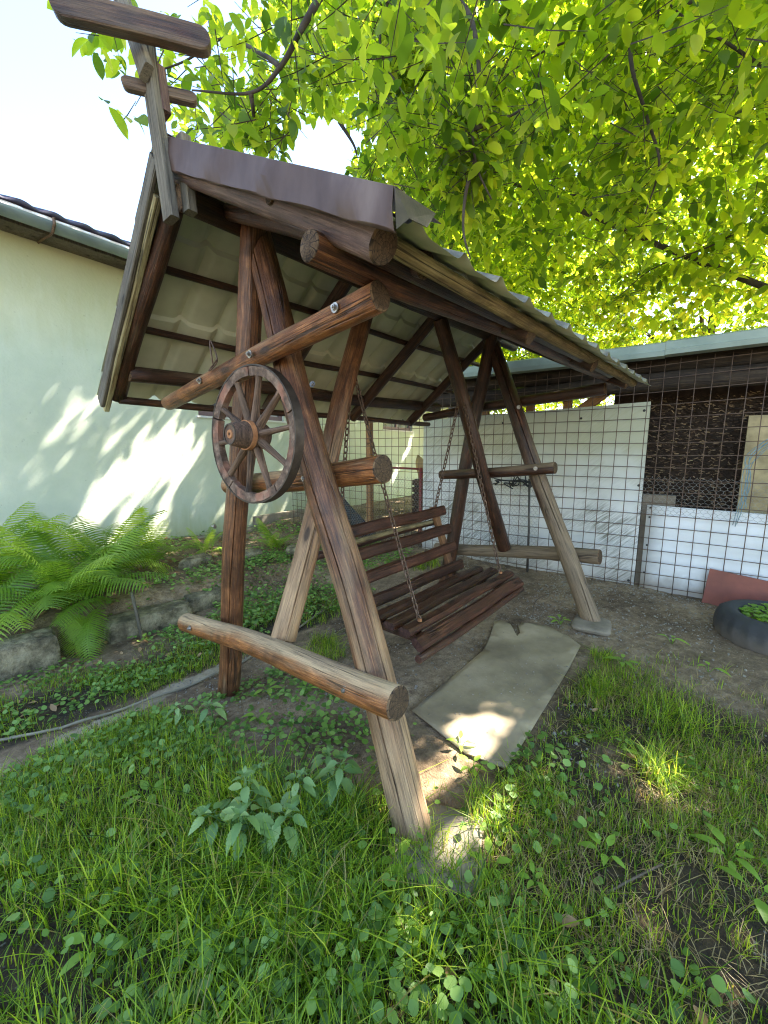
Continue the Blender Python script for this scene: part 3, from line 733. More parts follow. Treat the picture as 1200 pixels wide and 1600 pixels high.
# near frame
log('rear_leg', W((.012, -.665, -.16)), W((.021, .05, 2.24)), .060, .052, 'wood', sh, (.35, -.45, .1), [(-2.2, .12)], 11)
log('front_leg', W((.052, .785, -.10)), W((-.004, -.02, 2.25)), .066, .057, 'wood', sh, (.65, .0, .1), [(.42, .16), (1.45, .10, (.1, .6))], 12, sides=22, n=30)
log('lower_crossbar', W((.134, -.775, .388)), W((.112, .775, .456)), .050, .054, 'wood_bar', sh, (.30, .30, .55), [(1.05, .3, (.45, 1.1))], 13, sides=22, n=30)
log('middle_crossbar', W((-.105, -.60, 1.135)), W((-.095, .575, 1.182)), .050, .054, 'wood_bar', sh, (.5, .1, .4), None, 14)
log('upper_crossbar', W((.122, -.74, 1.598)), W((.126, .80, 1.656)), .036, .041, 'wood_bar', sh, (.1, .15, .5), [(1.4, .3, (.2, 1))], 15, sides=22, n=30)
log('brace', W((.05, .052, .455)), W((-.70, -.02, 2.12)), .054, .050, 'wood', sh, (.7, -.1, .1), [(2.3, .18, (0, .6))], 16)
# far frame
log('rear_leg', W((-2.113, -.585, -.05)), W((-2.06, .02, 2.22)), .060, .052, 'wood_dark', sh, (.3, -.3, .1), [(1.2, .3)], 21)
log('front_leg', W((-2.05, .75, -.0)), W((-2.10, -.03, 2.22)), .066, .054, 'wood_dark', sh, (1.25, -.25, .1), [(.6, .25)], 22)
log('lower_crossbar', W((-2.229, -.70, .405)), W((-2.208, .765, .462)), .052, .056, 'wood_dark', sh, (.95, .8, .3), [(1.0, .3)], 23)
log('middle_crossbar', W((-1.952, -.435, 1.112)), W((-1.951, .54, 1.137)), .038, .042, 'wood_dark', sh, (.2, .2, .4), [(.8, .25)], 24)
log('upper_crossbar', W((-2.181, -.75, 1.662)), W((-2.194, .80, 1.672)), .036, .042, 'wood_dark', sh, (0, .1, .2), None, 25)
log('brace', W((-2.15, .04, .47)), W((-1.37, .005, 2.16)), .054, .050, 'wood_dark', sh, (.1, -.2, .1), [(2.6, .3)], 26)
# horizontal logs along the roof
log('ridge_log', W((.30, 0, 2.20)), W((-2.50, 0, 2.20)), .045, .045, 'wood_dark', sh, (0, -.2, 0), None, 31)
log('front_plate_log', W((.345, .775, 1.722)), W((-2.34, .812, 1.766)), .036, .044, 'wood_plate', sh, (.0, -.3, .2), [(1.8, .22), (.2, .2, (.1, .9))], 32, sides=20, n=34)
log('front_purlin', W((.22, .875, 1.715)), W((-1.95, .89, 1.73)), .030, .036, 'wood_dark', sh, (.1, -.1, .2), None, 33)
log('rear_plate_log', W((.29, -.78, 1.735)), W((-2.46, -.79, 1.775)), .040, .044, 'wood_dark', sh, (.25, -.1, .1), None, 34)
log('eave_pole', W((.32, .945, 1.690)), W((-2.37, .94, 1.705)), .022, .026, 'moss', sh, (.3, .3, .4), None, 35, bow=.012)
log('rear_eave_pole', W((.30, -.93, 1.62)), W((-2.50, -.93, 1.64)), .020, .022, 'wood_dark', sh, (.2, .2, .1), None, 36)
# rafters: rear and front pair, the near pair is the gable
def rz(y): return 2.262-.655*abs(y) if y < 0 else 2.262-.638*abs(y)
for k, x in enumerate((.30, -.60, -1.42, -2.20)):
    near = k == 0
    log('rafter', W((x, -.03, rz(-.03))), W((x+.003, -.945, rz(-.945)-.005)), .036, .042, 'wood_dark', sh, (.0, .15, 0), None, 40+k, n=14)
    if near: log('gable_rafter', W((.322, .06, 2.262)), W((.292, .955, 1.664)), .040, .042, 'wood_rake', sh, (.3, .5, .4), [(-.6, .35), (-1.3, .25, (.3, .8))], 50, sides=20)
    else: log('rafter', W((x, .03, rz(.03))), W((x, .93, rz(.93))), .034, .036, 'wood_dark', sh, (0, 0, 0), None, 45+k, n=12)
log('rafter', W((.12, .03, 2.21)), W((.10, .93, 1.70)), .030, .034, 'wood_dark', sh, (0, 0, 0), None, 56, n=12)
# battens under the sheets
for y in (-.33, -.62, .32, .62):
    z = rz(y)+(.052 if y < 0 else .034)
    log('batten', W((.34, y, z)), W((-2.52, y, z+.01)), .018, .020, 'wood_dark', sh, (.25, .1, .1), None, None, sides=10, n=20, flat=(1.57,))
# roof sheets with rolled waves and step joints
def sheet(x0, x1, side, lift):
    VS = sorted(set([1.045*j/36 for j in range(37)] + [.34*k-.10+e for k in (1, 2, 3) for e in (-.0012, .0012)])); nv_ = len(VS)-1
    nx_ = int((x0-x1)/.012)
    V = []
    for i in range(nx_+1):
        x = x0 + (x1-x0)*i/nx_
        q = ((x+5)/.192) % 1.0
        wave = .028*math.exp(-((q-.5)/.12)**2)
        for j, v in enumerate(VS):
            st = .022*(((v+.10)/.34) % 1.0) + .002*sin(x*20+v*9)
            y = side*v
            z = 2.262 - (.655 if side < 0 else .640)*v + (.076 if side < 0 else .060) + wave + st + lift
            V.append(W((x, y, z)))
    F = []
    for i in range(nx_):
        for j in range(nv_):
            a = i*(nv_+1)+j
            q = (a, a+nv_+1, a+nv_+2, a+1)
            F.append(q if side < 0 else q[::-1])
    o = obj('roof_sheet', V, F, 'sheet', sh, True); o.data.set_sharp_from_angle(angle=radians(28)); return o
for side in (-1, 1):
    for k, (a, b) in enumerate(((.375, -.60), (-.57, -1.55), (-1.52, -2.38))): sheet(a, b, side, .003*(k % 2))
# ridge cap
V = []
for x in (.36, -2.38):
    for y, z in ((-.14, 2.285), (-.06, 2.355), (0, 2.388), (.06, 2.36), (.14, 2.295)): V.append(W((x, y, z)))
o = obj('ridge_cap', V, [(i, i+1, i+6, i+5) for i in range(4)], 'flash', sh, True); md = o.modifiers.new('t', 'SOLIDIFY'); md.thickness = .002
# brown metal verge flashing on the near front slope: face, top fold, drip edge, slightly buckled
def verge():
    V = []; n = 60
    for i in range(n+1):
        s = i/n; y = .02+1.04*s; zt = 2.379-.639*y; hh = .107-.027*s
        bk = .004*sin(s*23)+.0028*sin(s*51+1) + (.003 if (s*5) % 1 < .12 else 0)
        for (dx, dz) in ((-.16, -.004), (-.01, .004), (.0, 0), (.006+bk, -.5*hh), (.008-bk*.6, -hh-.002*sin(s*31)), (.002, -hh-.005)):
            V.append(W((.375+dx, y, zt+dz)))
    o = obj('verge_flashing', V, [(i*6+j, i*6+j+1, (i+1)*6+j+1, (i+1)*6+j) for i in range(n) for j in range(5)], 'flash', sh, True)
    md = o.modifiers.new('t', 'SOLIDIFY'); md.thickness = .0015; o.data.set_sharp_from_angle(angle=radians(35))
verge()
V = [W(p) for p in ((.374, 1.062, 1.700), (.374, 1.062, 1.625), (.34, 1.068, 1.655), (.29, 1.075, 1.655), (.25, 1.07, 1.70))]
o = obj('flashing_corner', V, [(0, 1, 2, 4), (2, 3, 4)], 'band', sh); md = o.modifiers.new('t', 'SOLIDIFY'); md.thickness = .0015
# rear bargeboard and its mossy inner batten
board('bargeboard', W((.372, -.00, 2.30)), W((.372, -.99, 1.615)), .072, .018, 'plank', sh, up=SM[0], wear=(.5, .5, 0))
board('mossy_batten', W((.350, -.06, 2.215)), W((.352, -1.00, 1.575)), .03, .026, 'moss', sh, up=SM[0], wear=(.4, .6, 0), warp=.006)
# finial of two lapped planks with two rounded cross sticks
pz = board('finial_plank', (.392, .052, 1.925), (.398, -.015, 2.46), .058, .030, 'plank', sh, up=(1, .12, 0), wear=(.4, .5, 0))
board('finial_plank', (.424, .03, 2.345), (.432, -.20, 2.80), .055, .026, 'plank', sh, up=(1, .12, .1), wear=(.5, .4, 0))
board('finial_block', (.33, .068, 1.965), (.332, .055, 2.20), .04, .035, 'plank', sh, up=(1, .1, 0), wear=(.7, .5, 0))
board('finial_block', (.372, .015, 2.26), (.372, -.005, 2.40), .05, .03, 'wood_rake', sh, up=(1, .1, 0))
board('cross_stick', (.640, -.046, 2.428), (.274, .167, 2.436), .068, .040, 'wood_dark', sh, up=(.5, .86, 0), rounded=True, wear=(.4, .5, 0))
board('cross_stick', (.470, -.053, 2.337), (.275, .052, 2.337), .036, .03, 'wood_dark', sh, up=(.5, .86, 0), rounded=True, wear=(.5, .5, 0))

# bolts with washers
def bolt(p, axis, r=.013, ln=.016):
    r *= 1.15; parts = [discverts(p, axis, r, .004, 14, r*.35), discverts(np.array(p)+unit(axis)*.003, axis, r*.58, .009, 6), discverts(np.array(p), axis, r*.3, ln, 8)]
    V, F = merge(parts); return obj('bolt', V, F, 'steel', sh)
ax = SM[0]
for p in ((.182, -.62, .397), (.166, .585, .452), (.164, -.27, 1.618), (.168, .17, 1.633), (.173, .66, 1.652), (.078, .33, 1.16), (-1.985, -.33, 1.118), (-1.900, .42, 1.136), (-2.00, .26, 1.60)):
    bolt(W(p), ax)
bolt(W((-.30, -.055, 1.62)), (-.2, -1, .1) if False else (.5, .2, .1))
bolt(W((.045, -.515, .93)), (.3, -1, 0), .010, .028)
# twisted wire loop on the upper crossbar
pts = [W((.150, -.16, 1.66)), W((.165, -.14, 1.70)), W((.150, -.17, 1.77)), W((.15, -.13, 1.71)), W((.165, -.10, 1.66)), W((.168, -.17, 1.64)), W((.17, -.08, 1.672))]
tag(tube('twisted_wire', spline(pts, 6), .0032, 'wire', None, 5), 'loose twisted wire loop tied round the near upper crossbar', 'wire')

# ------------------------------------------------------------------ wagon wheel on the near frame
WC = np.array((.185, .150, 1.222)); 
wh = empty('wagon_wheel', WC, 'old ten spoke wagon wheel with iron tyre hung on the near log frame', 'wagon wheel')
wx = unit((1, .10, .03)); wy = unit(np.cross((0, 0, 1), wx)); wz = np.cross(wx, wy)
def wpnt(a, r, x): return WC + wx*x + (wy*cos(a) + wz*sin(a))*r
R1 = .256
def ringmesh(name, prof, mat, n=96, wob=0.0, a0=0, a1=2*pi, par=wh):
    full = abs(a1-a0-2*pi) < 1e-6; m = len(prof); N_ = n if full else n+1; V = []
    for i in range(N_):
        a = a0+(a1-a0)*i/n
        for (r, x) in prof: V.append(wpnt(a, r+wob*sin(a*7+x*50)+rng.normal(0, wob*.35), x+rng.normal(0, wob*.3)))
    F = []
    for i in range(n):
        i2 = (i+1) % N_
        for k in range(m): F.append((i*m+k, i*m+(k+1) % m, i2*m+(k+1) % m, i2*m+k))
    if not full: F.append(tuple(range(m))); F.append(tuple(n*m+k for k in range(m))[::-1])
    return obj(name, V, F, mat, par, False)
for k in range(5):   # five felloes
    a = .32+k*2*pi/5
    ringmesh('felloe', [(R1-.036, .013), (R1-.004, .017), (R1-.004, -.019), (R1-.036, -.015)][::-1], 'wheel', 20, .0016, a+.012, a+2*pi/5-.012)
ringmesh('iron_tyre', [(R1-.003, .018), (R1+.003, .018), (R1+.003, -.021), (R1-.003, -.021)][::-1], 'band', 96, .0003)
for k in range(10):
    a = .12+k*2*pi/10
    p0, p1 = wpnt(a, .035, 0), wpnt(a, R1-.032, 0)
    V = []; LC = []
    for i, (s, w1, w2) in enumerate(((0, .012, .017), (.15, .014, .019), (.5, .011, .015), (.85, .010, .012), (1, .012, .014))):
        c = p0+(p1-p0)*s; side = -wy*sin(a)+wz*cos(a)
        for q in range(8):
            b = 2*pi*q/8; V.append(c + side*cos(b)*w1 + wx*sin(b)*w2); LC.append((cos(b)*w1, sin(b)*w2, s*.22+k))
    F = [(i*8+j, i*8+(j+1) % 8, (i+1)*8+(j+1) % 8, (i+1)*8+j) for i in range(4) for j in range(8)]
    obj('spoke', V, F, 'spoke', wh, True, {'lc': LC, 'wear': [.5]*len(V)})
hp = [(.0, .100), (.038, .100), (.041, .095), (.047, .06), (.053, .03), (.055, 0), (.053, -.03), (.045, -.05), (0, -.05)]
V = []; n = 28
for i in range(n):
    for r, x in hp: V.append(wpnt(2*pi*i/n, r, x))
m = len(hp); F = [(i*m+k, ((i+1) % n)*m+k, ((i+1) % n)*m+k+1, i*m+k+1) for i in range(n) for k in range(m-1)]
hub = obj('hub', V, F, 'spoke', wh, False, {'lc': V, 'wear': [.2]*len(V)}); hub.data.shade_smooth(); hub.data.set_sharp_from_angle(angle=radians(40))
ringmesh('hub_ring', [(.050, .022), (.0565, .022), (.0555, .040), (.049, .040)], 'rustring', 40, .0004, par=hub)
ringmesh('hub_ring', [(.033, .1005), (.038, .1005), (.038, .1035), (.033, .1035)], 'band', 40, .0002, par=hub)
ringmesh('hub_bore', [(.006, .1005), (.017, .1005), (.015, .104), (.006, .104)], 'rustring', 24, .0003, par=hub)

# ------------------------------------------------------------------ hanging bench
be = empty('swing_bench', (-1.0, .25, .25), 'dark varnished slatted bench hanging on chains in the log shelter', 'bench')
xa, xb = -.38, -1.53
def bslat(y, z, w, th_, upv, x0=xa, x1=xb, name='seat_slat'):
    board(name, (x0, y, z), (x1, y-.03, z+.012), w, th_, 'bench', be, up=upv, wear=(-.1, -.1, 0), bevel=.013, end='end_red', n=14, warp=.003)
bslat(.520, .288, .070, .042, (0, .62, .78), xa+.015, xb+.02)          # front board, tipped forward
bslat(.440, .318, .070, .040, (0, .03, 1), xa+.005)
bslat(.325, .314, .070, .040, (0, .05, 1), xa-.01)
bslat(.210, .308, .070, .040, (0, .08, 1), xa-.01)
log('front_rail', (xa+.03, .546, .240), (xb+.03, .516, .250), .020, .021, 'bench', be, (-.1, -.1, 0), None, 61, 'end_red', 12, 12)
for (y, z) in ((.060, .318), (-.005, .440), (-.055, .567), (-.105, .700)):
    board('back_slat', (xa-.02, y, z), (xb-.01, y-.03, z+.010), .074, .034, 'bench', be, up=(0, -1, -.28), wear=(-.1, -.1, 0), bevel=.012, end='end_red', n=14, warp=.003)
for x in (xa-.10, xb+.09):
    board('back_stile', (x, .03, .23), (x, -.165, .745), .055, .035, 'bench' if x > -1 else 'stile', be, up=(0, -1, -.3), wear=(.1, .1, 0))
    board('seat_bearer', (x, .49, .262), (x, .0, .256), .05, .045, 'bench', be)
log('back_rail', (xa+.14, -.150, .600), (xb+.04, -.185, .615), .023, .022, 'bench', be, (.1, .2, 0), None, 62, 'end_red', 12, 12)
log('back_rail', (xa-.06, -.115, .628), (xb+.06, -.150, .640), .016, .016, 'moss', be, (.1, .2, 0), None, 63, 'end', 10, 12)
# chains: shared link mesh, every link its own object
def linkmesh():
    V, F = [], []
    L, Rw, r = .0150, .0100, .0040; path_ = []
    for k in range(12):
        a = 2*pi*k/12
        path_.append(((Rw)*cos(a), (Rw)*sin(a) + (L-Rw+.004)*(1 if sin(a) > .01 else -1 if sin(a) < -.01 else 0)))
    for k, (x, y) in enumerate(path_):
        nx_, ny_ = path_[(k+1) % 12][0]-path_[k-1][0], path_[(k+1) % 12][1]-path_[k-1][1]
        l = math.hypot(nx_, ny_); nx_, ny_ = ny_/l, -nx_/l
        for q in range(5):
            b = 2*pi*q/5; V.append((x+nx_*cos(b)*r, sin(b)*r, y+ny_*cos(b)*r))
    for k in range(12):
        for q in range(5): F.append((k*5+q, k*5+(q+1) % 5, ((k+1) % 12)*5+(q+1) % 5, ((k+1) % 12)*5+q))
    me = bpy.data.meshes.new('link'); me.from_pydata(V, [], F); me.materials.append(M['rust']); me.shade_smooth(); return me
LM = linkmesh()
def chain(p0, p1, sag=.01):
    p0, p1 = np.array(p0), np.array(p1); L = np.linalg.norm(p1-p0); pitch = .032; n = int(L/pitch)
    # a hook eye carries the chain
    a = tube('chain', [p0+np.array((0, 0, .03)), p0+np.array((.01, 0, .01)), p0, p0-np.array((.008, 0, -.008))], .004, 'rust', be, 6)
    x, y, z = frame(p1-p0, (0, 1, 0))
    for k in range(n+1):
        s = (k+.5)/(n+1); c = p0+(p1-p0)*s - np.array((0, 0, sag*4*s*(1-s)))
        o = bpy.data.objects.new('link', LM); COL.objects.link(o); o.parent = a
        X, Y = (x, y) if k % 2 else (y, -x)
        tw_ = rnd.uniform(-.25, .25); X2 = X*cos(tw_)+Y*sin(tw_); Y2 = -X*sin(tw_)+Y*cos(tw_)
        c = c - rootloc(a)
        o.matrix_local = Matrix(((X2[0], Y2[0], z[0], c[0]), (X2[1], Y2[1], z[1], c[1]), (X2[2], Y2[2], z[2], c[2]), (0, 0, 0, 1)))
AN, AF = (-.515, -.04, 1.60), (-1.575, -.03, 1.60)
chain(AN, (-.49, .440, .335)); chain(AN, (xa-.09, -.125, .66))
chain(AF, (-1.43, .395, .345)); chain(AF, (xb+.10, -.150, .70))
for p in ((-.49, .440, .340), (-1.43, .395, .352)):
    V, F = discverts(p, (0, 0, 1), .012, .014, 6); obj('chain_nut', V, F, 'rustring', be)
#@@GARDEN
# ------------------------------------------------------------------ footings, mat, hose, stones, tyre
def blob(name, c, size, mat, seed, rotz=0, sub=3, amp=.16, boxy=.6, parent=None):
    import bmesh
    bm = bmesh.new(); bmesh.ops.create_icosphere(bm, subdivisions=sub, radius=1)
    rs = np.random.default_rng(seed); K = rs.normal(0, 2.2, (6, 3)); P_ = rs.uniform(0, 6.28, 6)
    V = []
    for v in bm.verts:
        p = np.array(v.co); m = np.max(np.abs(p)); p = p*(1-boxy) + p/m*boxy
        q = 1 + amp*np.mean(np.sin(K@p*1.0+P_))*1.6 + amp*.35*np.mean(np.sin(K@p*4+P_))
        p = p*q*np.array(size)/2
        V.append(np.array(c)+np.array((p[0]*cos(rotz)-p[1]*sin(rotz), p[0]*sin(rotz)+p[1]*cos(rotz), p[2])))
    F = [tuple(x.index for x in f.verts) for f in bm.faces]; bm.free()
    o = obj(name, V, F, mat, parent, True, loc=c); return o
tag(blob('concrete_footing', (.05, .93, -.13), (.28, .30, .09), 'concrete', 3, .5, 3, .06, .8), 'rough grey concrete pad under the nearest log foot', 'footing')
tag(blob('concrete_footing', (-1.96, .84, -.052), (.27, .24, .035), 'concrete', 4, .2, 3, .05, .8), 'small grey concrete pad under the far front log foot', 'footing')
# mat lying on the earth under the bench
out = [(-.40, .47), (-.78, .45), (-1.16, .43), (-1.40, .36), (-1.56, .30), (-1.62, .33), (-1.61, .40), (-1.55, .45), (-1.49, .505), (-1.55, .50), (-1.63, .45), (-1.69, .45), (-1.73, .52), (-1.75, .62), (-1.70, .77), (-1.61, .87), (-1.30, .90), (-.95, .93), (-.65, .955), (-.37, .965), (-.34, .80), (-.37, .62)]
import mathutils.geometry as mg
from mathutils import Vector as V3
pts_ = [V3(p) for p in out]
inner = []
def inside(x, y, poly):
    c = False; j = len(poly)-1
    for i in range(len(poly)):
        xi, yi = poly[i]; xj, yj = poly[j]
        if (yi > y) != (yj > y) and x < (xj-xi)*(y-yi)/(yj-yi)+xi: c = not c
        j = i
    return c
for x in np.arange(-1.8, -.3, .05):
    for y in np.arange(.28, 1.0, .05):
        if inside(x, y, out) and min(math.hypot(x-a, y-b) for a, b in out) > .03: inner.append(V3((x, y)))
n0 = len(pts_)
vs, es, fs_, *_x = mg.delaunay_2d_cdt(pts_+inner, [(i, (i+1) % n0) for i in range(n0)], [list(range(n0))], 1, 1e-5)
MV = [(v.x, v.y, float(gz(v.x, v.y)) + .012 + .006*sin(v.x*7)*sin(v.y*9)) for v in vs]
mt = obj('rubber_mat', MV, [tuple(f) for f in fs_], 'mat', None, True); md = mt.modifiers.new('t', 'SOLIDIFY'); md.thickness = .006; md.offset = 1
tag(mt, 'flat dusty grey rubber mat with a torn notch lying under the bench', 'mat')
# hose
hp_ = spline(HOSE, 8); hz = [(p[0], p[1], float(gz(p[0], p[1]))+.013+.006*sin(i*.37)) for i, p in enumerate(hp_)]
tag(tube('hose', hz, .0075, 'hose', None, 8), 'pale grey hose lying along the ground past the log feet', 'hose')
# retaining stones between garden and fern bed
for i, (x0, x1, y, h, lab) in enumerate(((.99, .60, -1.80, .30, 'x'), (.30, -.30, -1.90, .22, 'y'), (-.33, -.66, -2.02, .22, 'z'))):
    o = blob('retaining_stone', ((x0+x1)/2, y, -.25+h/2-.07), (abs(x0-x1), .22, h), 'stone', 30+i, -.02, 4, .045, .93)
    tag(o, ('lichened stone block below the drooping front fronds of the big fern', 'long mossy stone block beside the thin wooden stake', 'short squared stone block just left of the near rear log leg')[i], 'stone')
tag(blob('concrete_slab', (.95, -2.45, .06), (.75, .30, .20), 'concrete', 41, .1, 4, .05, .8), 'broken grey concrete lump lying behind the ferns at the left edge', 'slab')
o = box('concrete_slab', tuple(wp(-.95, .10, .02)), (.95, .10, .30), 'concrete', None, TH, jitter=.012); tag(o, 'grey concrete kerb slab leaning on the house wall foot', 'slab')
o = box('concrete_slab', tuple(wp(.55, .14, -.10)), (2.0, .12, .26), 'concrete', None, TH, jitter=.015); tag(o, 'dark damp kerb slab along the house wall behind the ferns', 'slab')
for i, (x, y, sx) in enumerate(((-1.25, -2.55, .30), (-.75, -2.75, .36), (-1.75, -2.35, .25))):
    tag(blob('rubble_stone', (x, y, -.02), (sx, .2, .14), 'stone', 50+i, .3*i, 3, .12, .5), ('flat rubble stone between the small fern and the log brace', 'dark rubble stone behind the near rear log leg', 'rubble stone beside the back of the bench')[i], 'stone')
# slim stake in front of the block
tag(tube('garden_stake', [(.11, -1.72, -.28), (.125, -1.745, -.05), (.135, -1.78, .12)], .012, 'plank', None, 6), 'thin grey wooden stake pushed in before the long stone block', 'stake')
# tyre planter
TC = np.array((-2.46, 1.80, -.045)); ty = empty('tyre_planter', TC, 'old tyre planter with low green plants on the gravel by the red panel', 'tyre planter')
prof = [(.20, .02), (.20, .13), (.215, .165), (.25, .18), (.285, .172), (.31, .15), (.322, .11), (.326, .07), (.32, .02), (.30, -.01), (.26, -.02)]
V = []; n = 96; m = len(prof)
for i in range(n):
    a = 2*pi*i/n
    for k, (r, z) in enumerate(prof):
        rr = r + (.006 if (i % 4 < 2 and 4 < k < 9) else 0)
        V.append(TC+np.array((rr*cos(a), rr*sin(a), z)))
F = [(i*m+k, ((i+1) % n)*m+k, ((i+1) % n)*m+k+1, i*m+k+1) for i in range(n) for k in range(m-1)]
o = obj('tyre', V, F, 'tyre', ty, True); o.data.set_sharp_from_angle(angle=radians(40))
V = [TC+np.array((0, 0, .13))]; 
for i in range(24): V.append(TC+np.array((.24*cos(i*pi/12), .24*sin(i*pi/12), .115+.01*sin(i*2.3))))
obj('soil', V, [(0, i+1, (i+1) % 24+1) for i in range(24)], 'ground', ty)

# ------------------------------------------------------------------ leaf templates and scatterers
def leaf_template(L, Wd, tip=1.4, fold=.25, droop=.35, n=4, stalk=.0, ell=False):
    """pointed leaf along +x, folded along the midrib; returns verts, quad faces"""
    V = [(0, 0, 0)] if False else []
    for i in range(n+1):
        s = i/n; w = Wd/2*(sin(pi*min(1, s**.8))**.8 if 0 < s < 1 else .02)*(1 if s < .6 else 1-(s-.6)*(tip-1))
        if ell: w = Wd/2*(sin(pi*s)**.62 if 0 < s < 1 else .03)
        x = stalk + L*s; z = -droop*L*s*s
        V += [(x, -w, z+w*fold), (x, 0, z), (x, w, z+w*fold)]
    F = []
    for i in range(n):
        a = i*3; F += [(a, a+1, a+4, a+3), (a+1, a+2, a+5, a+4)]
    return np.array(V), np.array(F)
def scatter(name, TV, TF, pos, X, Y, Z, scale, mat, parent=None, rv=None, loc=(0, 0, 0)):
    """copies of a quad template baked into one mesh (numpy)"""
    n = len(pos); k = len(TV)
    V = pos[:, None, :] + scale[:, None, None]*(TV[None, :, 0, None]*X[:, None, :] + TV[None, :, 1, None]*Y[:, None, :] + TV[None, :, 2, None]*Z[:, None, :])
    Q = (np.arange(n)[:, None, None]*k + TF[None]).reshape(-1); nf = n*len(TF)
    if rv is None: rv = rng.uniform(0, 1, n)
    return fast(name, V, Q, np.arange(nf)*4, np.full(nf, 4), mat, parent, np.repeat(rv, k), True, loc)
def basis(dirs, up_):
    X = dirs/np.linalg.norm(dirs, axis=1)[:, None]
    Y = np.cross(up_, X); Y /= np.maximum(1e-6, np.linalg.norm(Y, axis=1))[:, None]
    return X, Y, np.cross(X, Y)
def proj_np(P):
    v = P - CAM; z = v@_d; zz = np.where(z > .05, z, np.nan)
    return 600+FPX*(v@_r)/zz, 800-FPX*(v@_u)/zz, z

# grass: tufts of curved blades
def grass(name, n, area, dens, h0, h1, w, mat, lab, cat='grass', cluster=.018, lean=.5):
    x0, x1, y0, y1 = area
    m = int(n*3); x = rng.uniform(x0, x1, m); y = rng.uniform(y0, y1, m)
    keep = rng.uniform(0, 1, m) < dens(x, y); x, y = x[keep][:n], y[keep][:n]
    per = 5
    x = np.repeat(x, per) + rng.normal(0, cluster, len(x)*per); y = np.repeat(y, per) + rng.normal(0, cluster, len(y)*per)
    N = len(x); h = rng.uniform(h0, h1, N)*rng.uniform(.7, 1.15, N); a = rng.uniform(0, 2*pi, N)
    ln = rng.gamma(2.0, lean/2, N)
    dx, dy = np.cos(a), np.sin(a); z0 = gz(x, y) - .004
    S = np.array([0, .3, .6, .85, 1.0]); Wp = np.array([1, .95, .75, .4, .02])
    V = np.zeros((N, 10, 3))
    for i, (s, wv) in enumerate(zip(S, Wp)):
        off = ln*h*s**2; zz = h*s*(1-.28*ln*s)
        cx = x+dx*off; cy = y+dy*off; cz = z0+np.maximum(zz, .002*s)
        for q, sg in enumerate((-1, 1)):
            V[:, i*2+q, 0] = cx - dy*sg*w*wv*.5; V[:, i*2+q, 1] = cy + dx*sg*w*wv*.5; V[:, i*2+q, 2] = cz
    T = np.array([(0, 1, 3, 2), (2, 3, 5, 4), (4, 5, 7, 6), (6, 7, 9, 8)])
    Q = (np.arange(N)[:, None, None]*10+T[None]).reshape(-1); nf = N*4
    rv = np.clip(rng.normal(.42, .27, N), 0, 1); rv[rng.uniform(0, 1, N) < .05] = 1
    o = fast(name, V, Q, np.arange(nf)*4, np.full(nf, 4), mat, None, np.repeat(rv, 10), False)
    return tag(o, lab, cat, kind='stuff')
def mat_free(x, y, floor_=0.0):
    m = 1-.88*np.exp(-(((x+.12)/.17)**2+((y-.98)/.16)**2))
    m = np.where((x > -1.8) & (x < -.33) & (y > .28) & (y < .97), floor_, m)
    return m
def patch(x, y, f=3.1, ph=0): return np.clip(.5+.55*np.sin(x*f+1.3+ph)*np.sin(y*f*1.15+ph)+.3*np.sin(x*f*2.7+y*f*1.9), 0, 1)
lushd = lambda x, y: greenm(x, y)*sstep(-.12, .14, x)*mat_free(x, y)*(.35+.65*patch(x, y))
rightd = lambda x, y: greenm(x, y)*sstep(.15, -.05, x)*mat_free(x, y)*np.clip(patch(x, y, 5.2, 1)*1.4-.25, .2, 1)
grass('lush_grass', 11500, (.0, 1.7, -.75, 2.2), lushd, .045, .12, .0030, 'grass', 'long bright green lawn grass in the left foreground')
grass('long_grass', 1500, (.15, 1.0, .25, 1.6), lambda x, y: lushd(x, y)*patch(x, y, 5, 2), .10, .20, .0042, 'grass', 'tall arching grass blades before the near log foot', cluster=.012, lean=.8)
grass('patchy_grass', 3600, (-1.9, .3, .75, 2.4), rightd, .03, .08, .0026, 'grass', 'short patchy grass on brown earth in the right foreground')
grass('dry_grass', 3600, (-1.9, 1.3, .6, 2.3), lambda x, y: np.maximum(rightd(x, y), .25*lushd(x, y)), .025, .07, .0026, 'dry', 'dry brown straw among the grass', 'straw', lean=1.3)
grass('verge_grass', 3600, (-1.6, 1.4, -1.8, -.45), lambda x, y: np.clip(greenm(x, y)*patch(x, y, 4, 3)*1.1, 0, 1), .03, .075, .0028, 'grass', 'short grass along the hose and below the stone edging')
tufts = [(-1.58, 1.0, .06, .09), (-1.2, 1.07, .07, .12), (-1.15, 1.43, .14, .15), (-.74, 1.44, .08, .16), (-.60, -.45, .16, .13), (-.75, -.62, .1, .11), (-2.35, -.9, .16, .16), (-2.9, -1.0, .14, .18), (-.16, 1.02, .10, .12), (-.35, 1.08, .12, .1), (-.9, 1.2, .12, .07)]
for i, (tx, tyy, rad, hh) in enumerate(tufts):
    x = rng.normal(0, 1, 1)
    o = grass('grass_tuft', int(26+rad*220), (tx-rad, tx+rad, tyy-rad, tyy+rad), lambda x, y: (np.hypot(x-tx, y-tyy) < rad).astype(float)*.9, hh*.6, hh, .0032, 'grass', None, None, cluster=.01, lean=.9)
    del o['kind']
    tag(o, ['small dark tuft beside the right edge of the mat by the far corner', 'bright grass tuft just right of the mat', 'large dark grass tuft on the bare earth right of the mat', 'sunlit pale tuft at the right of the lawn', 'green tuft behind the near lower crossbar', 'low tuft between the near brace and the hose', 'tall tuft seen through the slats of the bench', 'far tuft behind the bench by the fence', 'tuft on the sunny patch right of the near log foot', 'tuft at the near right corner of the mat', 'sparse tuft between the mat and the sunlit tuft'][i], 'grass tuft')

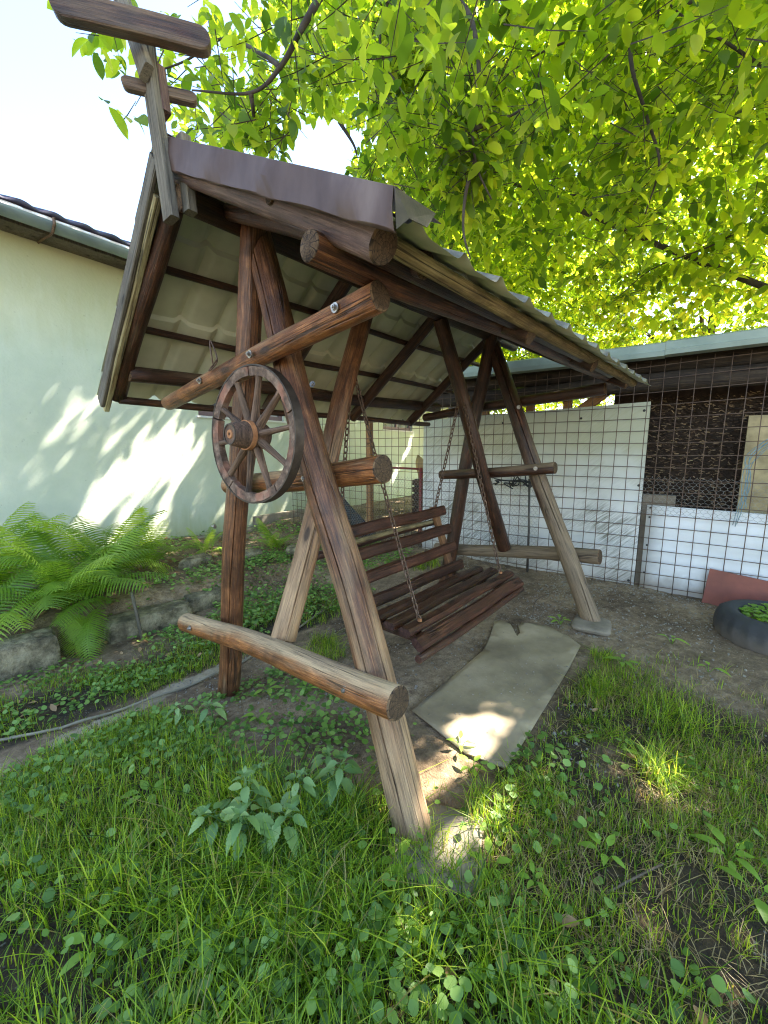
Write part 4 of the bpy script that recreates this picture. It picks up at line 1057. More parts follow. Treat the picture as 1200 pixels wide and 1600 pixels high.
# round-leaved ground ivy
lt, lf = leaf_template(.026, .030, 1.0, .12, .10, 5, ell=True)
def ivy(name, n, area, dens, lab, s0=.6, s1=1.25, hz_=(.01, .05)):
    x0, x1, y0, y1 = area; m = n*4
    x = rng.uniform(x0, x1, m); y = rng.uniform(y0, y1, m); k = rng.uniform(0, 1, m) < dens(x, y); x, y = x[k][:n], y[k][:n]; n = len(x)
    P = np.stack([x, y, gz(x, y)+rng.uniform(*hz_, n)], 1)
    a = rng.uniform(0, 2*pi, n); D = np.stack([np.cos(a), np.sin(a), rng.normal(-.05, .22, n)], 1)
    U = np.stack([rng.normal(0, .3, n), rng.normal(0, .3, n)+.1, np.ones(n)], 1)
    X, Y, Z = basis(D, U)
    return tag(scatter(name, lt, lf, P, X, Y, Z, rng.uniform(s0, s1, n), 'ivy'), lab, 'ground ivy', kind='stuff')
ivy('ground_ivy', 3000, (-.5, 1.25, -.7, 1.4), lambda x, y: greenm(x, y)*patch(x, y, 2.6, 4)*.8*mat_free(x, y), 'round leaved ground ivy through the foreground grass', .5, 1.15, (.02, .08))
ivy('ground_ivy', 1100, (-.35, .45, -.6, .6), lambda x, y: .45*patch(x, y, 6, 0)+.08, 'sparse ground ivy on the earth under the near crossbar', .6, 1.1, (.005, .03))
ivy('ground_ivy', 3000, (-1.7, 1.5, -1.75, -1.0), lambda x, y: np.clip(patch(x, y, 3.5, 2)*1.2*(1-pathm(x, y)*2), 0, 1), 'ground ivy carpet below the stone edging', .6, 1.1)
ivy('ground_ivy', 3200, (-2.6, -.5, -2.5, -1.2), lambda x, y: .75*patch(x, y, 2.8, 1)+.25, 'ground ivy behind the bench and the log legs', .7, 1.3, (.01, .07))
ivy('ground_ivy', 2600, (-2.6, 1.4, -3.9, -2.0), lambda x, y: np.clip(patch(x, y, 3.3, 2)*1.3-.1, 0, 1), 'ivy and seedlings in the bed along the house wall', .7, 1.5, (.01, .08))
ivy('ground_ivy', 500, (-.9, .3, .95, 2.2), lambda x, y: patch(x, y, 5, 5)**2*.6, 'scattered round leaves in the patchy right lawn', .7, 1.2)
# tyre plants
th_a = rng.uniform(0, 2*pi, 380); th_r = np.sqrt(rng.uniform(0, 1, 380))*.2
P = TC + np.stack([th_r*np.cos(th_a), th_r*np.sin(th_a), .13+rng.uniform(.0, .05, 380)], 1)
a = rng.uniform(0, 2*pi, 380); X, Y, Z = basis(np.stack([np.cos(a), np.sin(a), rng.normal(0, .3, 380)], 1), np.tile((0, 0, 1.), (380, 1)))
tag(scatter('planter_leaves', lt, lf, P, X, Y, Z, rng.uniform(.7, 1.4, 380), 'weed', ty, loc=TC), kind='stuff')

# gravel
tmpl = np.array([(1, 0, 0), (0, 1, 0), (-1, 0, 0), (0, -1, 0), (.5, .5, .7), (-.5, .5, .8), (-.5, -.5, .65), (.5, -.5, .75)]); tq = np.array([(0, 1, 5, 4), (1, 2, 6, 5), (2, 3, 7, 6), (3, 0, 4, 7), (4, 5, 6, 7)])
def gravel(n, area, dens, s0, s1, lab):
    x0, x1, y0, y1 = area; x = rng.uniform(x0, x1, n*3); y = rng.uniform(y0, y1, n*3); k = rng.uniform(0, 1, n*3) < dens(x, y); x, y = x[k][:n], y[k][:n]; m = len(x)
    P = np.stack([x, y, gz(x, y)-.001], 1); a = rng.uniform(0, 6.28, m)
    D = np.stack([np.cos(a), np.sin(a), rng.normal(0, .15, m)], 1); X, Y, Z = basis(D, np.stack([rng.normal(0, .2, m), rng.normal(0, .2, m), np.ones(m)], 1))
    Y = Y*rng.uniform(.5, 1, m)[:, None]
    o = scatter('gravel', tmpl, tq, P, X, Y, Z, s0*(s1/s0)**(rng.uniform(0, 1, m)**2), 'pebble'); o.data.shade_flat(); return tag(o, lab, 'gravel', kind='stuff')
gravel(5200, (-2.95, -.5, .3, 2.2), lambda x, y: mat_free(x, y)*np.clip(.25+patch(x, y, 3, 0)*.6, 0, 1)*sstep(1.9, .9, y-.35*(-x-1.6)), .0025, .011, 'small pale stones on the bare earth before the fence')
mx_, my_ = rng.uniform(-1.7, -.4, 160), rng.uniform(.4, .95, 160); P = np.stack([mx_, my_, gz(mx_, my_)+.019], 1); a_ = rng.uniform(0, 6.28, 160); X, Y, Z = basis(np.stack([np.cos(a_), np.sin(a_), rng.normal(0, .1, 160)], 1), np.tile((0, 0, 1.), (160, 1))); o = scatter('gravel', tmpl, tq, P, X, Y, Z, .0018*3**rng.uniform(0, 1, 160), 'pebble'); tag(o, 'crumbs of earth and grit lying on the mat', 'gravel', kind='stuff')
gravel(2600, (-2.9, .2, -.9, .5), lambda x, y: np.clip(patch(x, y, 4, 2), .1, 1), .003, .010, 'small pale stones under the bench')
x_ = rng.uniform(-2.6, 1.4, 1500); y_ = rng.uniform(-3.9, -1.1, 1500); n_ = 1500; a_ = rng.uniform(0, 6.28, n_)
X, Y, Z = basis(np.stack([np.cos(a_), np.sin(a_), rng.normal(0, .25, n_)], 1), np.stack([rng.normal(0, .4, n_), rng.normal(0, .4, n_), np.ones(n_)], 1))
tag(scatter('leaf_litter', *leaf_template(.045, .024, 1.0, .4, -.3, 4, ell=True), np.stack([x_, y_, gz(x_, y_)+.008], 1), X, Y, Z, rng.uniform(.5, 1.2, n_), 'deadleaf'), 'brown leaf litter in the bed and along the stones', 'leaf litter', kind='stuff')
gravel(900, (-.4, .8, -1.0, .5), lambda x, y: .25+pathm(x, y), .002, .007, 'fine grit by the near log legs')

# ------------------------------------------------------------------ individual plants
def leafmesh(name, L, Wd, mat, n=6, fold=.2, droop=.3, serr=0, tip=1.3):
    V = []; 
    for i in range(n+1):
        s = i/n; w = Wd/2*(sin(pi*s**.75)**.85 if 0 < s < 1 else .03)
        if serr and 0 < i < n: w *= 1+(serr if i % 2 else -serr)
        x = L*s; z = -droop*L*s*s
        V += [(x, -w, z+w*fold), (x, 0, z), (x, w, z+w*fold)]
    F = []
    for i in range(n): a = i*3; F += [(a, a+1, a+4, a+3), (a+1, a+2, a+5, a+4)]
    me = bpy.data.meshes.new(name); me.from_pydata(V, [], F); me.materials.append(M[mat]); me.shade_smooth()
    at = me.attributes.new('rnd', 'FLOAT', 'POINT'); at.data.foreach_set('value', np.full(len(V), rng.uniform(0, 1), np.float32)); return me
NL = [leafmesh('leaf', .064, .033, 'nettle', 16, .35, .45, .11) for _ in range(4)]
WL = [leafmesh('leaf', .075, .034, 'weed', 7, .15, .35) for _ in range(4)] + [leafmesh('leaf', .10, .038, 'weed', 7, .15, .5) for _ in range(2)]
DL = [leafmesh('dead_leaf', .06, .032, 'deadleaf', 7, .7, -.3) for _ in range(3)]
def put(me, parent, p, d, up_=(0, 0, 1), s=1.0, name='leaf'):
    o = bpy.data.objects.new(name, me); COL.objects.link(o)
    X = unit(d); Y = np.cross(up_, X); Y = unit(Y) if np.linalg.norm(Y) > 1e-3 else np.array((0, 1, 0)); Z = np.cross(X, Y)
    L = np.array(p, float) - rootloc(parent)
    if parent is not None: o.parent = parent
    o.matrix_local = Matrix(((X[0]*s, Y[0]*s, Z[0]*s, L[0]), (X[1]*s, Y[1]*s, Z[1]*s, L[1]), (X[2]*s, Y[2]*s, Z[2]*s, L[2]), (0, 0, 0, 1)))
    return o
def nettle(x, y, h, lean, lab, pairs=6, s=1.0, grp=None):
    z = float(gz(x, y)); e = empty('nettle', (x, y, z), lab, 'nettle', 'nettles in the foreground')
    tipv = np.array((x+lean[0]*h, y+lean[1]*h, z+h*.95)); b = np.array((x, y, z-.01)); mid = (b+tipv)/2+np.array((-lean[0]*h*.2, -lean[1]*h*.2, .02))
    sp_ = spline([b, mid, tipv], 8); tube('stem', sp_, [.0034-.0018*i/(len(sp_)-1) for i in range(len(sp_))], 'nettle', e, 5)
    a0 = rnd.uniform(0, 3)
    for k in range(pairs):
        f = .22+.70*k/(pairs-1); p = sp_[int(f*(len(sp_)-1))]; a = a0+k*pi/2+rnd.uniform(-.3, .3)
        sc = s*(.75+.45*sin(pi*min(1, f*1.05)))
        for q in (0, pi):
            a2 = a+q+rnd.uniform(-.25, .25); out_ = np.array((cos(a2), sin(a2), .35)); p2 = p+out_*.022*sc
            tube('petiole', [p, p2], .0013, 'nettle', e, 4)
            put(rnd.choice(NL), e, p2, (cos(a2), sin(a2), rnd.uniform(-.75, -.15)+.5*f), (rnd.uniform(-.35, .35), rnd.uniform(-.35, .35), 1), sc*rnd.uniform(.8, 1.1))
    for q in range(4): put(rnd.choice(NL), e, sp_[-1], (cos(q*1.57+a0), sin(q*1.57+a0), .9), (0, 0, 1), s*.45)
nettle(.47, .50, .20, (.25, .2), 'largest pale nettle standing before the near log foot', 9, 1.15)
nettle(.42, .56, .17, (-.2, .3), 'nettle leaning right beside the largest nettle', 8, 1.05)
nettle(.51, .42, .15, (.4, -.1), 'nettle leaning left of the largest nettle', 7, 1.0)
nettle(.44, .46, .21, (.0, -.2), 'upright nettle close behind the largest nettle', 8, .95)
nettle(.30, .50, .17, (-.1, .1), 'slim nettle between the largest nettle and the log foot', 8, .9)
nettle(.20, .56, .19, (-.3, .15), 'nettle drooping towards the near log foot', 8, 1.0)
nettle(.12, .47, .15, (.1, .1), 'small nettle left of the near log leg on bare earth', 7, .85)
nettle(.33, .32, .12, (.1, .1), 'small nettle in the ground ivy', 6, .8)
nettle(.24, -.26, .14, (.2, .1), 'nettle growing below the left part of the near lower crossbar', 5, .95)
nettle(.33, -.40, .12, (.2, -.1), 'nettle before the near rear log leg', 5, .9)
def weed(x, y, n, s, lab, cat='weed', up_=.5, meshes=None):
    z = float(gz(x, y)); e = empty('broadleaf_weed', (x, y, z), lab, cat, 'broadleaf weeds')
    a0 = rnd.uniform(0, 6)
    for k in range(n):
        a = a0+k*2*pi/n*1.0+rnd.uniform(-.3, .3); L = rnd.uniform(.01, .05)*s
        p1 = np.array((x+cos(a)*L, y+sin(a)*L, z+.02+up_*.05*s))
        tube('stalk', [(x, y, z-.005), ((x+p1[0])/2, (y+p1[1])/2, z+.02*s), p1], .0014, 'weed', e, 4)
        put(rnd.choice(meshes or WL), e, p1, (cos(a), sin(a), up_*rnd.uniform(.2, 1)), (0, 0, 1), s*rnd.uniform(.8, 1.2))
for (x, y, n, s, lab) in (
    (-1.55, 1.12, 6, .95, 'bright rosette weed between the two tufts right of the mat'),
    (-1.86, .66, 6, .9, 'small bright weed at the far end of the mat'),
    (-1.99, 1.30, 4, .9, 'sparse yellow green weed on the gravel before the tyre'),
    (-1.75, 1.50, 3, .9, 'flat leafed weed at the right edge of the gravel'),
    (-.50, 1.64, 7, .85, 'tall bright weed at the right edge of the lawn'),
    (-.40, 1.70, 3, .95, 'drooping yellow leafed weed nearest the right edge'),
    (-.78, 1.36, 4, .8, 'small weed beside the sunlit tuft'),
    (.88, .46, 5, .9, 'oval leafed weed low in the left foreground grass'),
    (.84, -.18, 4, .9, 'pale broad leafed weed at the upper left of the lawn'),
    (.10, -.08, 5, .8, 'upright weed in front of the near brace foot'),
    (-.10, -.32, 6, .9, 'leafy weed below the middle of the near lower crossbar'),
    (-.21, -.12, 5, .7, 'small weed right of the near brace foot'),
    (.36, -.14, 5, .8, 'pale weed in the ivy left of the earth patch'),
    (.20, .88, 6, .8, 'weed growing on the concrete pad of the near log foot'),
    (.05, .79, 4, .6, 'little weed touching the near log foot'),
    (-.28, .86, 5, .75, 'weed at the near edge of the mat'),
    (-.36, .76, 4, .7, 'weed over the near left corner of the mat'),
    (.02, 1.10, 5, .7, 'clover like weed right of the concrete pad'),
    (-.02, 1.22, 5, .6, 'clover like weed below the concrete pad'),
    (.42, -.52, 5, .9, 'broad leaf weed beside the hose and the rear leg'),
    (.62, .02, 6, .9, 'bright weed in the middle of the left lawn'),
    (.55, .78, 5, .9, 'weed in the long grass below the nettles'),
    (.25, .72, 5, .8, 'weed between the nettles and the concrete pad'),
    (.60, -.30, 5, .8, 'weed among the ivy by the near side of the hose'),
    (.75, .25, 5, .85, 'weed at the left lawn level with the nettles'),
    (-.25, 1.35, 5, .8, 'weed beside the thin grey twig'),
    (.35, .98, 5, .9, 'weed near the bottom middle of the lawn')):
    weed(x, y, n, s*.85, lab)
for i, (x, y, a, lab) in enumerate(((.31, 1.15, .4, 'curled tan dead leaf nearest the bottom edge of the lawn'), (.04, 1.31, 2.0, 'pale brown dead leaf in the middle of the right lawn'), (-.75, 1.30, 1.0, 'pinkish dead leaf by the sunlit tuft'), (.0, 1.60, .2, 'orange brown dead leaf at the bottom right'), (-.95, 1.12, 2.6, 'small dead leaf beside the mat'), (.82, -.22, 1.2, 'small reddish dead leaf at the upper left of the lawn'), (-.9, 1.0, 1.4, 'tiny brown dead leaf near the right edge of the mat'))):
    o = put(DL[i % 3], None, (x, y, float(gz(x, y))+.03), (cos(a), sin(a), .1), (.2, .3, 1), .85 if i < 4 else .5, 'dead_leaf'); tag(o, lab, 'dead leaf')
tag(tube('twig', spline([(-.14, 1.39, float(gz(-.14, 1.39))+.02), (-.22, 1.435, float(gz(-.22, 1.43))+.03), (-.33, 1.49, float(gz(-.33, 1.49))+.022)], 5), .0035, 'twig', None, 5), 'thin grey twig lying in the right lawn', 'twig')
tag(tube('twig', spline([(-1.75, .50, -.03), (-2.0, .42, .0), (-2.25, .42, -.015)], 5), .003, 'twig', None, 5), 'thin stick on the earth beyond the mat', 'twig')
for i, (x, y) in enumerate(((-.62, -.30), (.0, .25))): pass

# ------------------------------------------------------------------ ferns
def frondmesh(L, droop, seed):
    rs = np.random.default_rng(seed); V = []; F = []; n = 30
    P = []
    for i in range(n+1):
        s = i/n; P.append(np.array((L*(s-.18*droop*s*s*s), .01*sin(s*5+seed), L*(.78*s-(.40+droop)*s*s*.95))))
    V0, F0_ = tubeverts(P, [.0032*(1-.8*i/n) for i in range(n+1)], 4); V += V0; F += [f for f in F0_ if len(f) == 4]
    for i in range(4, n+1):
        s = i/n; w = .155*L/.7*(sin(pi*min(1, (s-.08)**.75))**.75 if s < 1 else .02)+.006
        T = unit(P[min(n, i+1)]-P[i-1]); up_ = unit(np.cross(T, (0, 1, 0))); up_ = up_ if up_[2] > 0 else -up_
        for sg in (-1, 1):
            d = unit(np.array((0, sg, 0)) + T*.42 - up_*.18*rs.uniform(.4, 1.4))
            k = 6; base_ = len(V); wl_ = L*.5/n*1.25
            for q in range(k+1):
                u_ = q/k; c = P[i] + d*w*u_ - np.array((0, 0, 1))*w*.35*u_*u_
                hw = wl_*(1-u_**1.6)*(.75 if q % 2 else 1.05)*.66+.0006
                V += [c-T*hw*.9+up_*.002, c+T*hw*.9]
            for q in range(k): a = base_+q*2; F.append((a, a+1, a+3, a+2))
    me = bpy.data.meshes.new('frond'); me.from_pydata([tuple(v) for v in V], [], F); me.materials.append(M['fern'])
    at = me.attributes.new('rnd', 'FLOAT', 'POINT'); at.data.foreach_set('value', np.full(len(V), rs.uniform(0, 1), np.float32)); return me
FM = [frondmesh(.72, .25, 1), frondmesh(.66, .45, 2), frondmesh(.75, .10, 3), frondmesh(.6, .7, 4), frondmesh(.68, .3, 5)]
def fern(x, y, n, s, lab, z=None, dirs=None, seed=0):
    rs = np.random.default_rng(seed); z = float(gz(x, y))-.01 if z is None else z
    e = empty('fern', (x, y, z), lab, 'fern', 'ferns along the house wall')
    for k in range(n):
        a = 2*pi*k/n + rs.uniform(-.25, .25); el = rs.uniform(.45, 1.30)
        me = FM[k % 5]; sc = s*rs.uniform(.75, 1.12)
        o = bpy.data.objects.new('frond', me); COL.objects.link(o); o.parent = e
        o.location = (rs.normal(0, .03), rs.normal(0, .03), 0)
        o.rotation_euler = (rs.uniform(-.3, .3), -el+.35, a); o.scale = (sc,)*3
fern(.46, -2.25, 24, 1.1, 'large bright fern spilling over the stone blocks', seed=1)
fern(.90, -2.80, 20, 1.3, 'big fern at the left edge against the house wall', seed=2)
fern(.10, -2.70, 20, 1.15, 'tall light green fern in the sun streaks on the wall', seed=3)
fern(.92, -2.10, 9, .85, 'low fern at the left edge over the stone block', seed=4)
fern(-.30, -2.95, 11, .85, 'smaller fern right of the tall one near the wall foot', seed=5)
fern(-1.0, -3.05, 8, .6, 'little fern behind the near rear log leg', seed=6)
fern(-1.72, -2.75, 9, .6, 'little fern between the rear leg and the brace', seed=7)
# drooping front fronds over the stone face
fr = bpy.data.objects['fern']
for (x, y, a, el, sc, mi_) in ((.42, -2.0, 1.35, -.5, .85, 3), (.30, -2.0, 1.15, -.35, .8, 1), (.55, -2.05, 1.9, -.15, .8, 3), (.18, -2.05, .7, .1, .8, 0), (.5, -2.0, 1.6, -.8, .7, 3)):
    o = bpy.data.objects.new('frond', FM[mi_]); COL.objects.link(o); o.parent = fr; o.location = (x-.46, y+2.25, .05)
    o.rotation_euler = (0, -el+.2, a); o.scale = (sc,)*3
#@@TREE
# ------------------------------------------------------------------ trees
# sun gaps: bundles of rays through the crown that reach these spots (the light patches on wall, mat and grass)
def wallpt(px, py):
    v = _d+(px-600)/FPX*_r-(py-800)/FPX*_u; t_ = ((W0-CAM)@WN)/(v@WN); return CAM+t_*v
GAPS = [((-.14, .87, -.08), .15), ((-.05, .95, -.08), .10), ((-.22, .80, -.08), .09), ((-.47, .735, -.07), .065), ((-.42, .83, -.07), .05), ((-.36, .70, -.07), .04), ((.12, .77, -.08), .055), ((.17, .95, -.08), .05),
        ((-.68, 1.44, -.05), .07), ((-.30, .95, -.08), .06)]
for px, py, r_ in ((182, 735, .085), (150, 790, .07), (226, 725, .085), (198, 790, .075), (262, 660, .06), (285, 690, .075), (232, 660, .05), (262, 775, .06), (286, 735, .045), (232, 835, .06), (305, 705, .035), (160, 705, .035), (122, 640, .035), (80, 680, .03), (215, 640, .05), (342, 805, .03), (403, 812, .035), (436, 800, .03), (415, 770, .025),
                   (640, 690, .10), (615, 740, .08), (668, 640, .08), (655, 720, .08), (680, 660, .07), (590, 700, .04), (545, 690, .05), (170, 865, .06), (110, 900, .05)):
    GAPS.append((tuple(wallpt(px, py)), r_))
def blocked(P):
    """True where a leaf would sit in one of the sun gaps"""
    m = np.zeros(len(P), bool)
    for g_, r_ in GAPS:
        d = P-np.array(g_); t_ = d@SUN; q = np.linalg.norm(d - np.outer(t_, SUN), axis=1)
        m |= (q < r_*1.06*(1+.02*t_)+.03) & (t_ > 1.2)
    return m
SKYP = [(-900, 2600), (-900, -900), (60, -900), (120, -20), (140, 130), (190, 190), (330, 232), (430, 245), (455, 200), (500, 170), (540, 185), (575, 215), (556, 260), (566, 300), (575, 420), (575, 2600)]
def insky(P, soft=18):
    x, y, z = proj_np(P); x = np.nan_to_num(x, nan=5000.); y = np.nan_to_num(y, nan=-5000.)
    x = x+soft*np.sin(y*.045+x*.013)+soft*.5*np.sin(y*.11); y = y+soft*.7*np.sin(x*.06)
    c = np.zeros(len(P), bool); j = len(SKYP)-1
    for i in range(len(SKYP)):
        xi, yi = SKYP[i]; xj, yj = SKYP[j]
        cond = ((yi > y) != (yj > y)) & (x < (xj-xi)*(y-yi)/((yj-yi) if yj != yi else 1e-9)+xi)
        c ^= cond; j = i
    return c & (z > 0)
def leaves_of(centres, per, spread, Ls):
    """each centre is the end of a twig carrying 'per' leaves spread around it, mostly hanging"""
    n = len(centres); C_ = np.repeat(centres, per, axis=0)
    td = rng.normal(0, 1, (n, 3)); td[:, 2] = -abs(td[:, 2])*.35; td /= np.linalg.norm(td, axis=1)[:, None]; td = np.repeat(td, per, axis=0)
    s = np.tile(np.linspace(-1, 1, per), n)[:, None]
    P = C_ + td*s*spread + rng.normal(0, .018, C_.shape)
    side = np.cross(td, (0, 0, 1.0)); side /= np.maximum(.05, np.linalg.norm(side, axis=1))[:, None]
    sg = np.tile(np.where(np.arange(per) % 2 == 0, 1, -1), n)[:, None]
    D = td*.55 + side*sg*.8 + rng.normal(0, .28, C_.shape); D[:, 2] -= .30
    U = np.stack([rng.normal(0, .38, n*per), rng.normal(0, .38, n*per), np.ones(n*per)], 1)
    return P, D, U, Ls*rng.uniform(.45, 1.25, n*per)
LT1, LF1 = leaf_template(.112, .060, 1.0, .22, .34, 6, ell=True)
LT2, LF2 = leaf_template(.125, .066, 1.0, .16, .25, 3, ell=True)
TRK = np.array((-6.4, 2.3, -.1))
tree = empty('walnut_tree', TRK, 'walnut tree behind the shed with leafy boughs hanging over the log swing', 'tree')
def limb(name, pts, r0, r1, par, k=8):
    P = spline(pts, 7); n = len(P); return tube(name, P, [r0+(r1-r0)*(i/(n-1))**.8 for i in range(n)], 'bark', par, k)
def up(px, py, D): return CAM + D*(_d+(px-600)/FPX*_r-(py-800)/FPX*_u)
limb('trunk', [TRK-(0, 0, .2), TRK+(.05, 0, 1.5), TRK+(.2, .1, 3.2), TRK+(.1, .2, 5.0), TRK+(.3, .2, 7)], .20, .09, tree, 12)
L1 = [TRK+(.2, .1, 3.0), (-5.2, 1.9, 3.9), (-3.4, 1.9, 4.3), (-1.6, 1.5, 4.35), (-.3, 1.0, 4.1), (.3, .2, 3.8)]
L2 = [TRK+(.15, .1, 2.6), (-5.6, .6, 3.6), (-4.4, -.6, 4.2), (-3.0, -1.3, 4.3)]
L3 = [TRK+(.1, .1, 2.9), (-5.6, 2.6, 3.9), (-4.0, 3.6, 4.4), (-2.2, 3.6, 4.4)]
L4 = [TRK+(.1, .2, 4.6), (-6.0, .2, 5.6), (-5.2, -1.4, 6.2)]
for L_, ra in ((L1, .05), (L2, .045), (L3, .05), (L4, .045)): limb('limb', L_, ra, .02, tree, 9)
BR = [[(-.3, 1.0, 4.1), up(560, -120, 2.4), up(497, 0, 2.15), up(470, 48, 2.15), up(438, 105, 2.15), up(392, 145, 2.2), up(300, 141, 2.3)],
      [up(438, 105, 2.15), up(410, 85, 2.3), up(350, 60, 2.65), up(290, 95, 2.7), up(235, 115, 2.7)],
      [up(392, 145, 2.2), up(396, 180, 2.3), up(392, 205, 2.7)],
      [(-1.6, 1.5, 4.35), up(700, -90, 2.9), up(737, 30, 2.4), up(748, 120, 2.35), up(738, 190, 2.35), up(745, 260, 2.4), up(768, 312, 2.45)],
      [up(742, 200, 2.35), up(790, 185, 2.8), up(850, 150, 2.85)], [up(745, 240, 2.4), up(728, 300, 2.45), up(724, 360, 2.45), up(735, 405, 2.45)],
      [(-1.6, 1.5, 4.35), up(1020, -60, 3.1), up(985, 70, 2.7), up(1010, 180, 2.7), up(1030, 255, 2.7), up(1008, 335, 2.8)],
      [up(640, -60, 2.9), up(600, 20, 2.8), up(598, 90, 2.8), up(640, 160, 2.8)], [up(600, 20, 2.8), up(640, 60, 2.8), up(700, 60, 2.9)],
      [(-3.4, 1.9, 4.3), up(900, 60, 4.2), up(800, 110, 4.3), up(690, 180, 4.4), up(640, 260, 4.5)],
      [(-3.0, -1.3, 4.3), up(760, 330, 5), up(700, 400, 5.1), up(760, 460, 5.2)], [up(1200, 110, 3.2), up(1140, 70, 3.2), up(1060, 20, 3.2), up(990, -60, 3.2)],
      [(-4.4, -.6, 4.2), up(1010, 300, 5.2), up(980, 380, 5.1), up(930, 420, 5.1)], [up(1200, 330, 4.6), up(1120, 380, 4.7), up(1020, 420, 4.8), up(960, 470, 4.9)],
      [up(530, 190, 2.9), up(552, 225, 2.9), up(558, 245, 2.9)]]
for k_, b in enumerate(BR): limb('branch', b, (.032 if k_ == 0 else .022 if k_ in (3, 6) else .015), .0045, tree, 7)
# twig centres
def vol(n, lo, hi): return rng.uniform(lo, hi, (n, 3))
def clump(P, f, th):
    v = np.sin(P[:, 0]*f+1)*np.sin(P[:, 1]*f*1.1+2)*np.sin(P[:, 2]*f*1.3) + .5*np.sin(P[:, 0]*f*2.3+P[:, 1]*1.7)*np.sin(P[:, 2]*f*2.1+P[:, 1]*f*2)
    return v > th
# near boughs: along the branches and in a loose sheet above the roof
cen = []
for b in BR:
    P = spline(b, 9); k = len(P)
    for i in range(k):
        for _ in range(2): cen.append(P[i]+rng.normal(0, .11, 3)+_d*.16-np.array((0, 0, .03)))
nearc = np.array(cen)
sheetc = vol(9000, (-4.2, -2.2, 2.75), (1.6, 4.2, 4.3))
dist = np.linalg.norm(sheetc-CAM, axis=1)
zb = 2.75+.16*(dist-2) + .35*np.sin(sheetc[:, 0]*2.1)*np.sin(sheetc[:, 1]*1.9+.5)
sheetc = sheetc[(dist > 2.15) & (sheetc[:, 2] > zb) & (sheetc[:, 2] < zb+.9) & clump(sheetc, 2.6, -.12)]
sheetc = sheetc[(sheetc[:, 0] < .55)]
nearc = np.vstack([nearc, sheetc[:850]])
x, y, z = proj_np(nearc)
roofclear = ~((nearc[:, 2] < 2.75) & (nearc[:, 0] > -2.7) & (nearc[:, 0] < .5) & (np.abs(nearc[:, 1]) < 1.25))
nearc = nearc[roofclear & ~insky(nearc, 10) & ~((nearc[:, 0] > .75) & (z < 1.0))]
x, y, z = proj_np(nearc); nearc = nearc[(x > 600) | (rng.uniform(0, 1, len(nearc)) < np.clip((x-100)/900, .18, 1)) | (z < 0)]
P, D, U, S_ = leaves_of(nearc, 7, .13, .92)
# small hanging sprays left of the finial
spr = np.array([up(*q) for q in ((150, 75, 2.6), (185, 95, 2.6), (170, 55, 2.6), (205, 70, 2.7), (225, 130, 2.7), (260, 90, 2.7), (300, 60, 2.6), (330, 110, 2.6), (350, 165, 2.7), (300, 165, 2.75), (392, 195, 2.7), (410, 215, 2.75), (360, 200, 2.75), (300, 110, 2.6), (345, 80, 2.5), (370, 40, 2.5), (430, 60, 2.5), (400, 110, 2.6), (330, 30, 2.5), (290, 30, 2.5))])
P2, D2, U2, S2 = leaves_of(spr, 6, .09, .95)
P, D, U, S_ = np.vstack([P, P2]), np.vstack([D, D2]), np.vstack([U, U2]), np.concatenate([S_, S2])
ok = ~blocked(P) & ((P[:, 2] > 2.5) | (P[:, 0] < -2.8)) & (np.linalg.norm(P-CAM, axis=1) > 1.75)
P, D, U, S_ = P[ok], D[ok], U[ok], S_[ok]
x, y, z = proj_np(P); vis = (x > -20) & (x < 1220) & (y > -20) & (z > 0)
order = np.argsort(np.where(vis, z, 99)); first = order[:300]; rest = order[300:]
X, Y, Z = basis(D, U)
lm_ = []
for k in range(6):
    me = bpy.data.meshes.new('leaf'); me.from_pydata(LT1.tolist(), [], LF1.tolist()); me.materials.append(M['leaf']); me.shade_smooth()
    at = me.attributes.new('rnd', 'FLOAT', 'POINT'); at.data.foreach_set('value', np.full(len(LT1), .1+.16*k, np.float32)); lm_.append(me)
for i in first:
    o = bpy.data.objects.new('leaf', lm_[int(rng.integers(6))]); COL.objects.link(o); o.parent = tree
    s = S_[i]; L = P[i]-TRK
    o.matrix_local = Matrix(((X[i][0]*s, Y[i][0]*s, Z[i][0]*s, L[0]), (X[i][1]*s, Y[i][1]*s, Z[i][1]*s, L[1]), (X[i][2]*s, Y[i][2]*s, Z[i][2]*s, L[2]), (0, 0, 0, 1)))
tag(scatter('foliage', LT1, LF1, P[rest], X[rest], Y[rest], Z[rest], S_[rest], 'leaf', tree, loc=TRK), kind='stuff')
# twigs that carry the near leaves
tw_ = []
for c in nearc:
    d = rng.normal(0, 1, 3); d[2] = -abs(d[2])*.4; d = unit(d)*.16
    tw_.append(tubeverts([c-d*1.2+(0, 0, .02), c, c+d], [.0036, .0028, .0014], 3))
V, F = merge(tw_); tag(obj('twigs', V, F, 'bark', tree), kind='stuff')
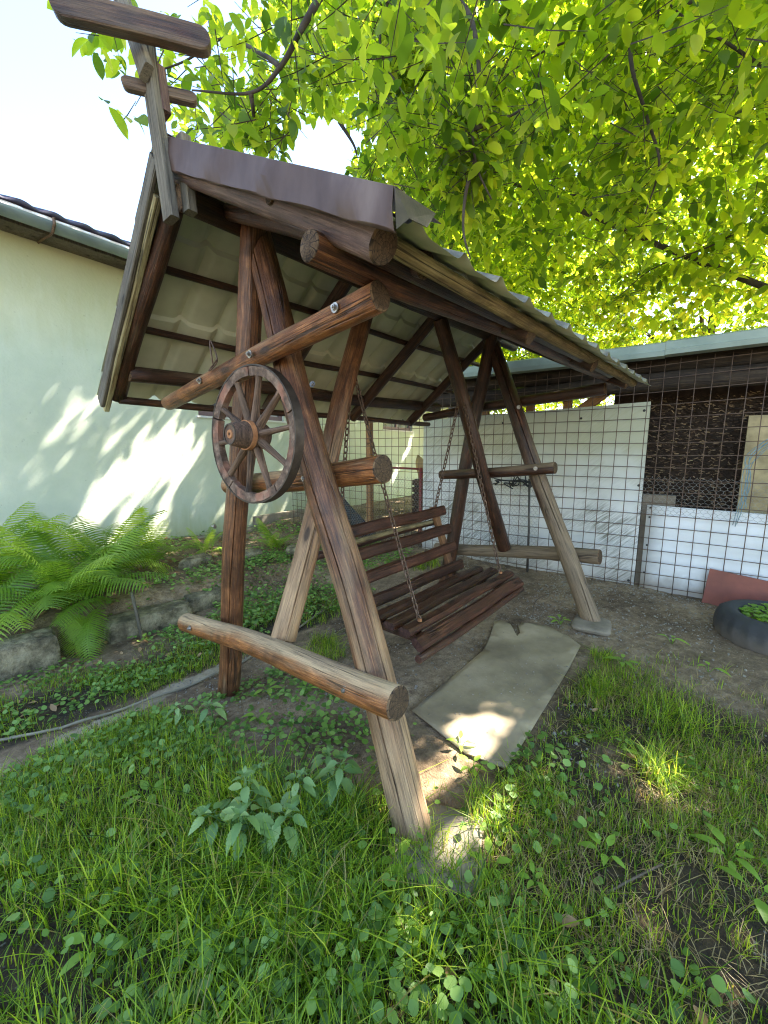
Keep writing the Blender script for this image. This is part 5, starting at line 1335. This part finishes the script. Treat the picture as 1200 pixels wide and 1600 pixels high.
# crown body and added shade clusters
C1 = vol(26000, (-9.5, -4.6, 2.7), (-1.4, 6.5, 8.0))
zl = 3.0 + .25*np.sin(C1[:, 0]*1.3)*np.sin(C1[:, 1]*1.6) + .12*np.maximum(0, C1[:, 0]+4.5)*1.6
keep = (C1[:, 2] > zl) & ~insky(C1, 22) & clump(C1, 1.7, -.22) & (np.linalg.norm(C1-CAM, axis=1) > 3.8)
keep &= ~((C1[:, 0] > -2.6) & (C1[:, 2] > 6.2))
C1 = C1[keep][:6800]
C_shade = vol(9000, (-8.5, -4.6, 5.2), (-2.6, 3.5, 9.0)); C_shade = C_shade[~insky(C_shade, 22)][:3400]; C1 = np.vstack([C1, C_shade])  # upper leaf clusters added out of view to block the sun
P, D, U, S_ = leaves_of(C1, 8, .17, 1.22); ok = ~blocked(P); P, D, U, S_ = P[ok], D[ok], U[ok], S_[ok]
X, Y, Z = basis(D, U)
tag(scatter('foliage', LT2, LF2, P, X, Y, Z, S_, 'leaf', tree, loc=TRK), kind='stuff')
print('crown', len(P))
# trees farther back
def bgtree(x, y, cz, rx, rzz, n, lab, seed):
    e = empty('garden_tree', (x, y, 0), lab, 'tree', 'trees beyond the shed')
    limb('trunk', [(x, y, -.3), (x+.1, y, 2), (x-.1, y+.1, cz), (x, y, cz+rzz*.7)], .17, .05, e, 9)
    for k in range(6):
        a = k*1.05+seed; limb('limb', [(x, y, 1.6+.5*k), (x+cos(a)*rx*.45, y+sin(a)*rx*.45, 2.6+.7*k), (x+cos(a)*rx*.85, y+sin(a)*rx*.85, 3.2+.8*k)], .06, .012, e, 6)
    q = rng.normal(0, 1, (n*2, 3)); q /= np.linalg.norm(q, axis=1)[:, None]; rr = rng.uniform(.35, 1, n*2)**.6
    Cc = np.array((x, y, cz)) + q*rr[:, None]*np.array((rx, rx, rzz))
    Cc = Cc[(Cc[:, 2] > .9) & clump(Cc, 1.5, -.25) & ~insky(Cc, 16)][:n]
    P, D, U, S_ = leaves_of(Cc, 9, .24, 1.25); ok = ~blocked(P); P, D, U, S_ = P[ok], D[ok], U[ok], S_[ok]; X, Y, Z = basis(D, U)
    tag(scatter('foliage', LT2, LF2[:], P, X, Y, Z, S_, 'leaf', e, loc=(x, y, 0)), kind='stuff')
bgtree(-9.2, -5.2, 5.0, 3.1, 3.6, 3000, 'bright leafy tree just right of the roof ridge beyond the house', 1)
bgtree(-13.0, .3, 5.6, 4.4, 4.8, 3800, 'broad leafy tree above the right end of the shed roof', 2)
bgtree(-14.5, -5.2, 5.4, 3.8, 4.6, 2800, 'leafy tree seen between the other two above the shed', 3)
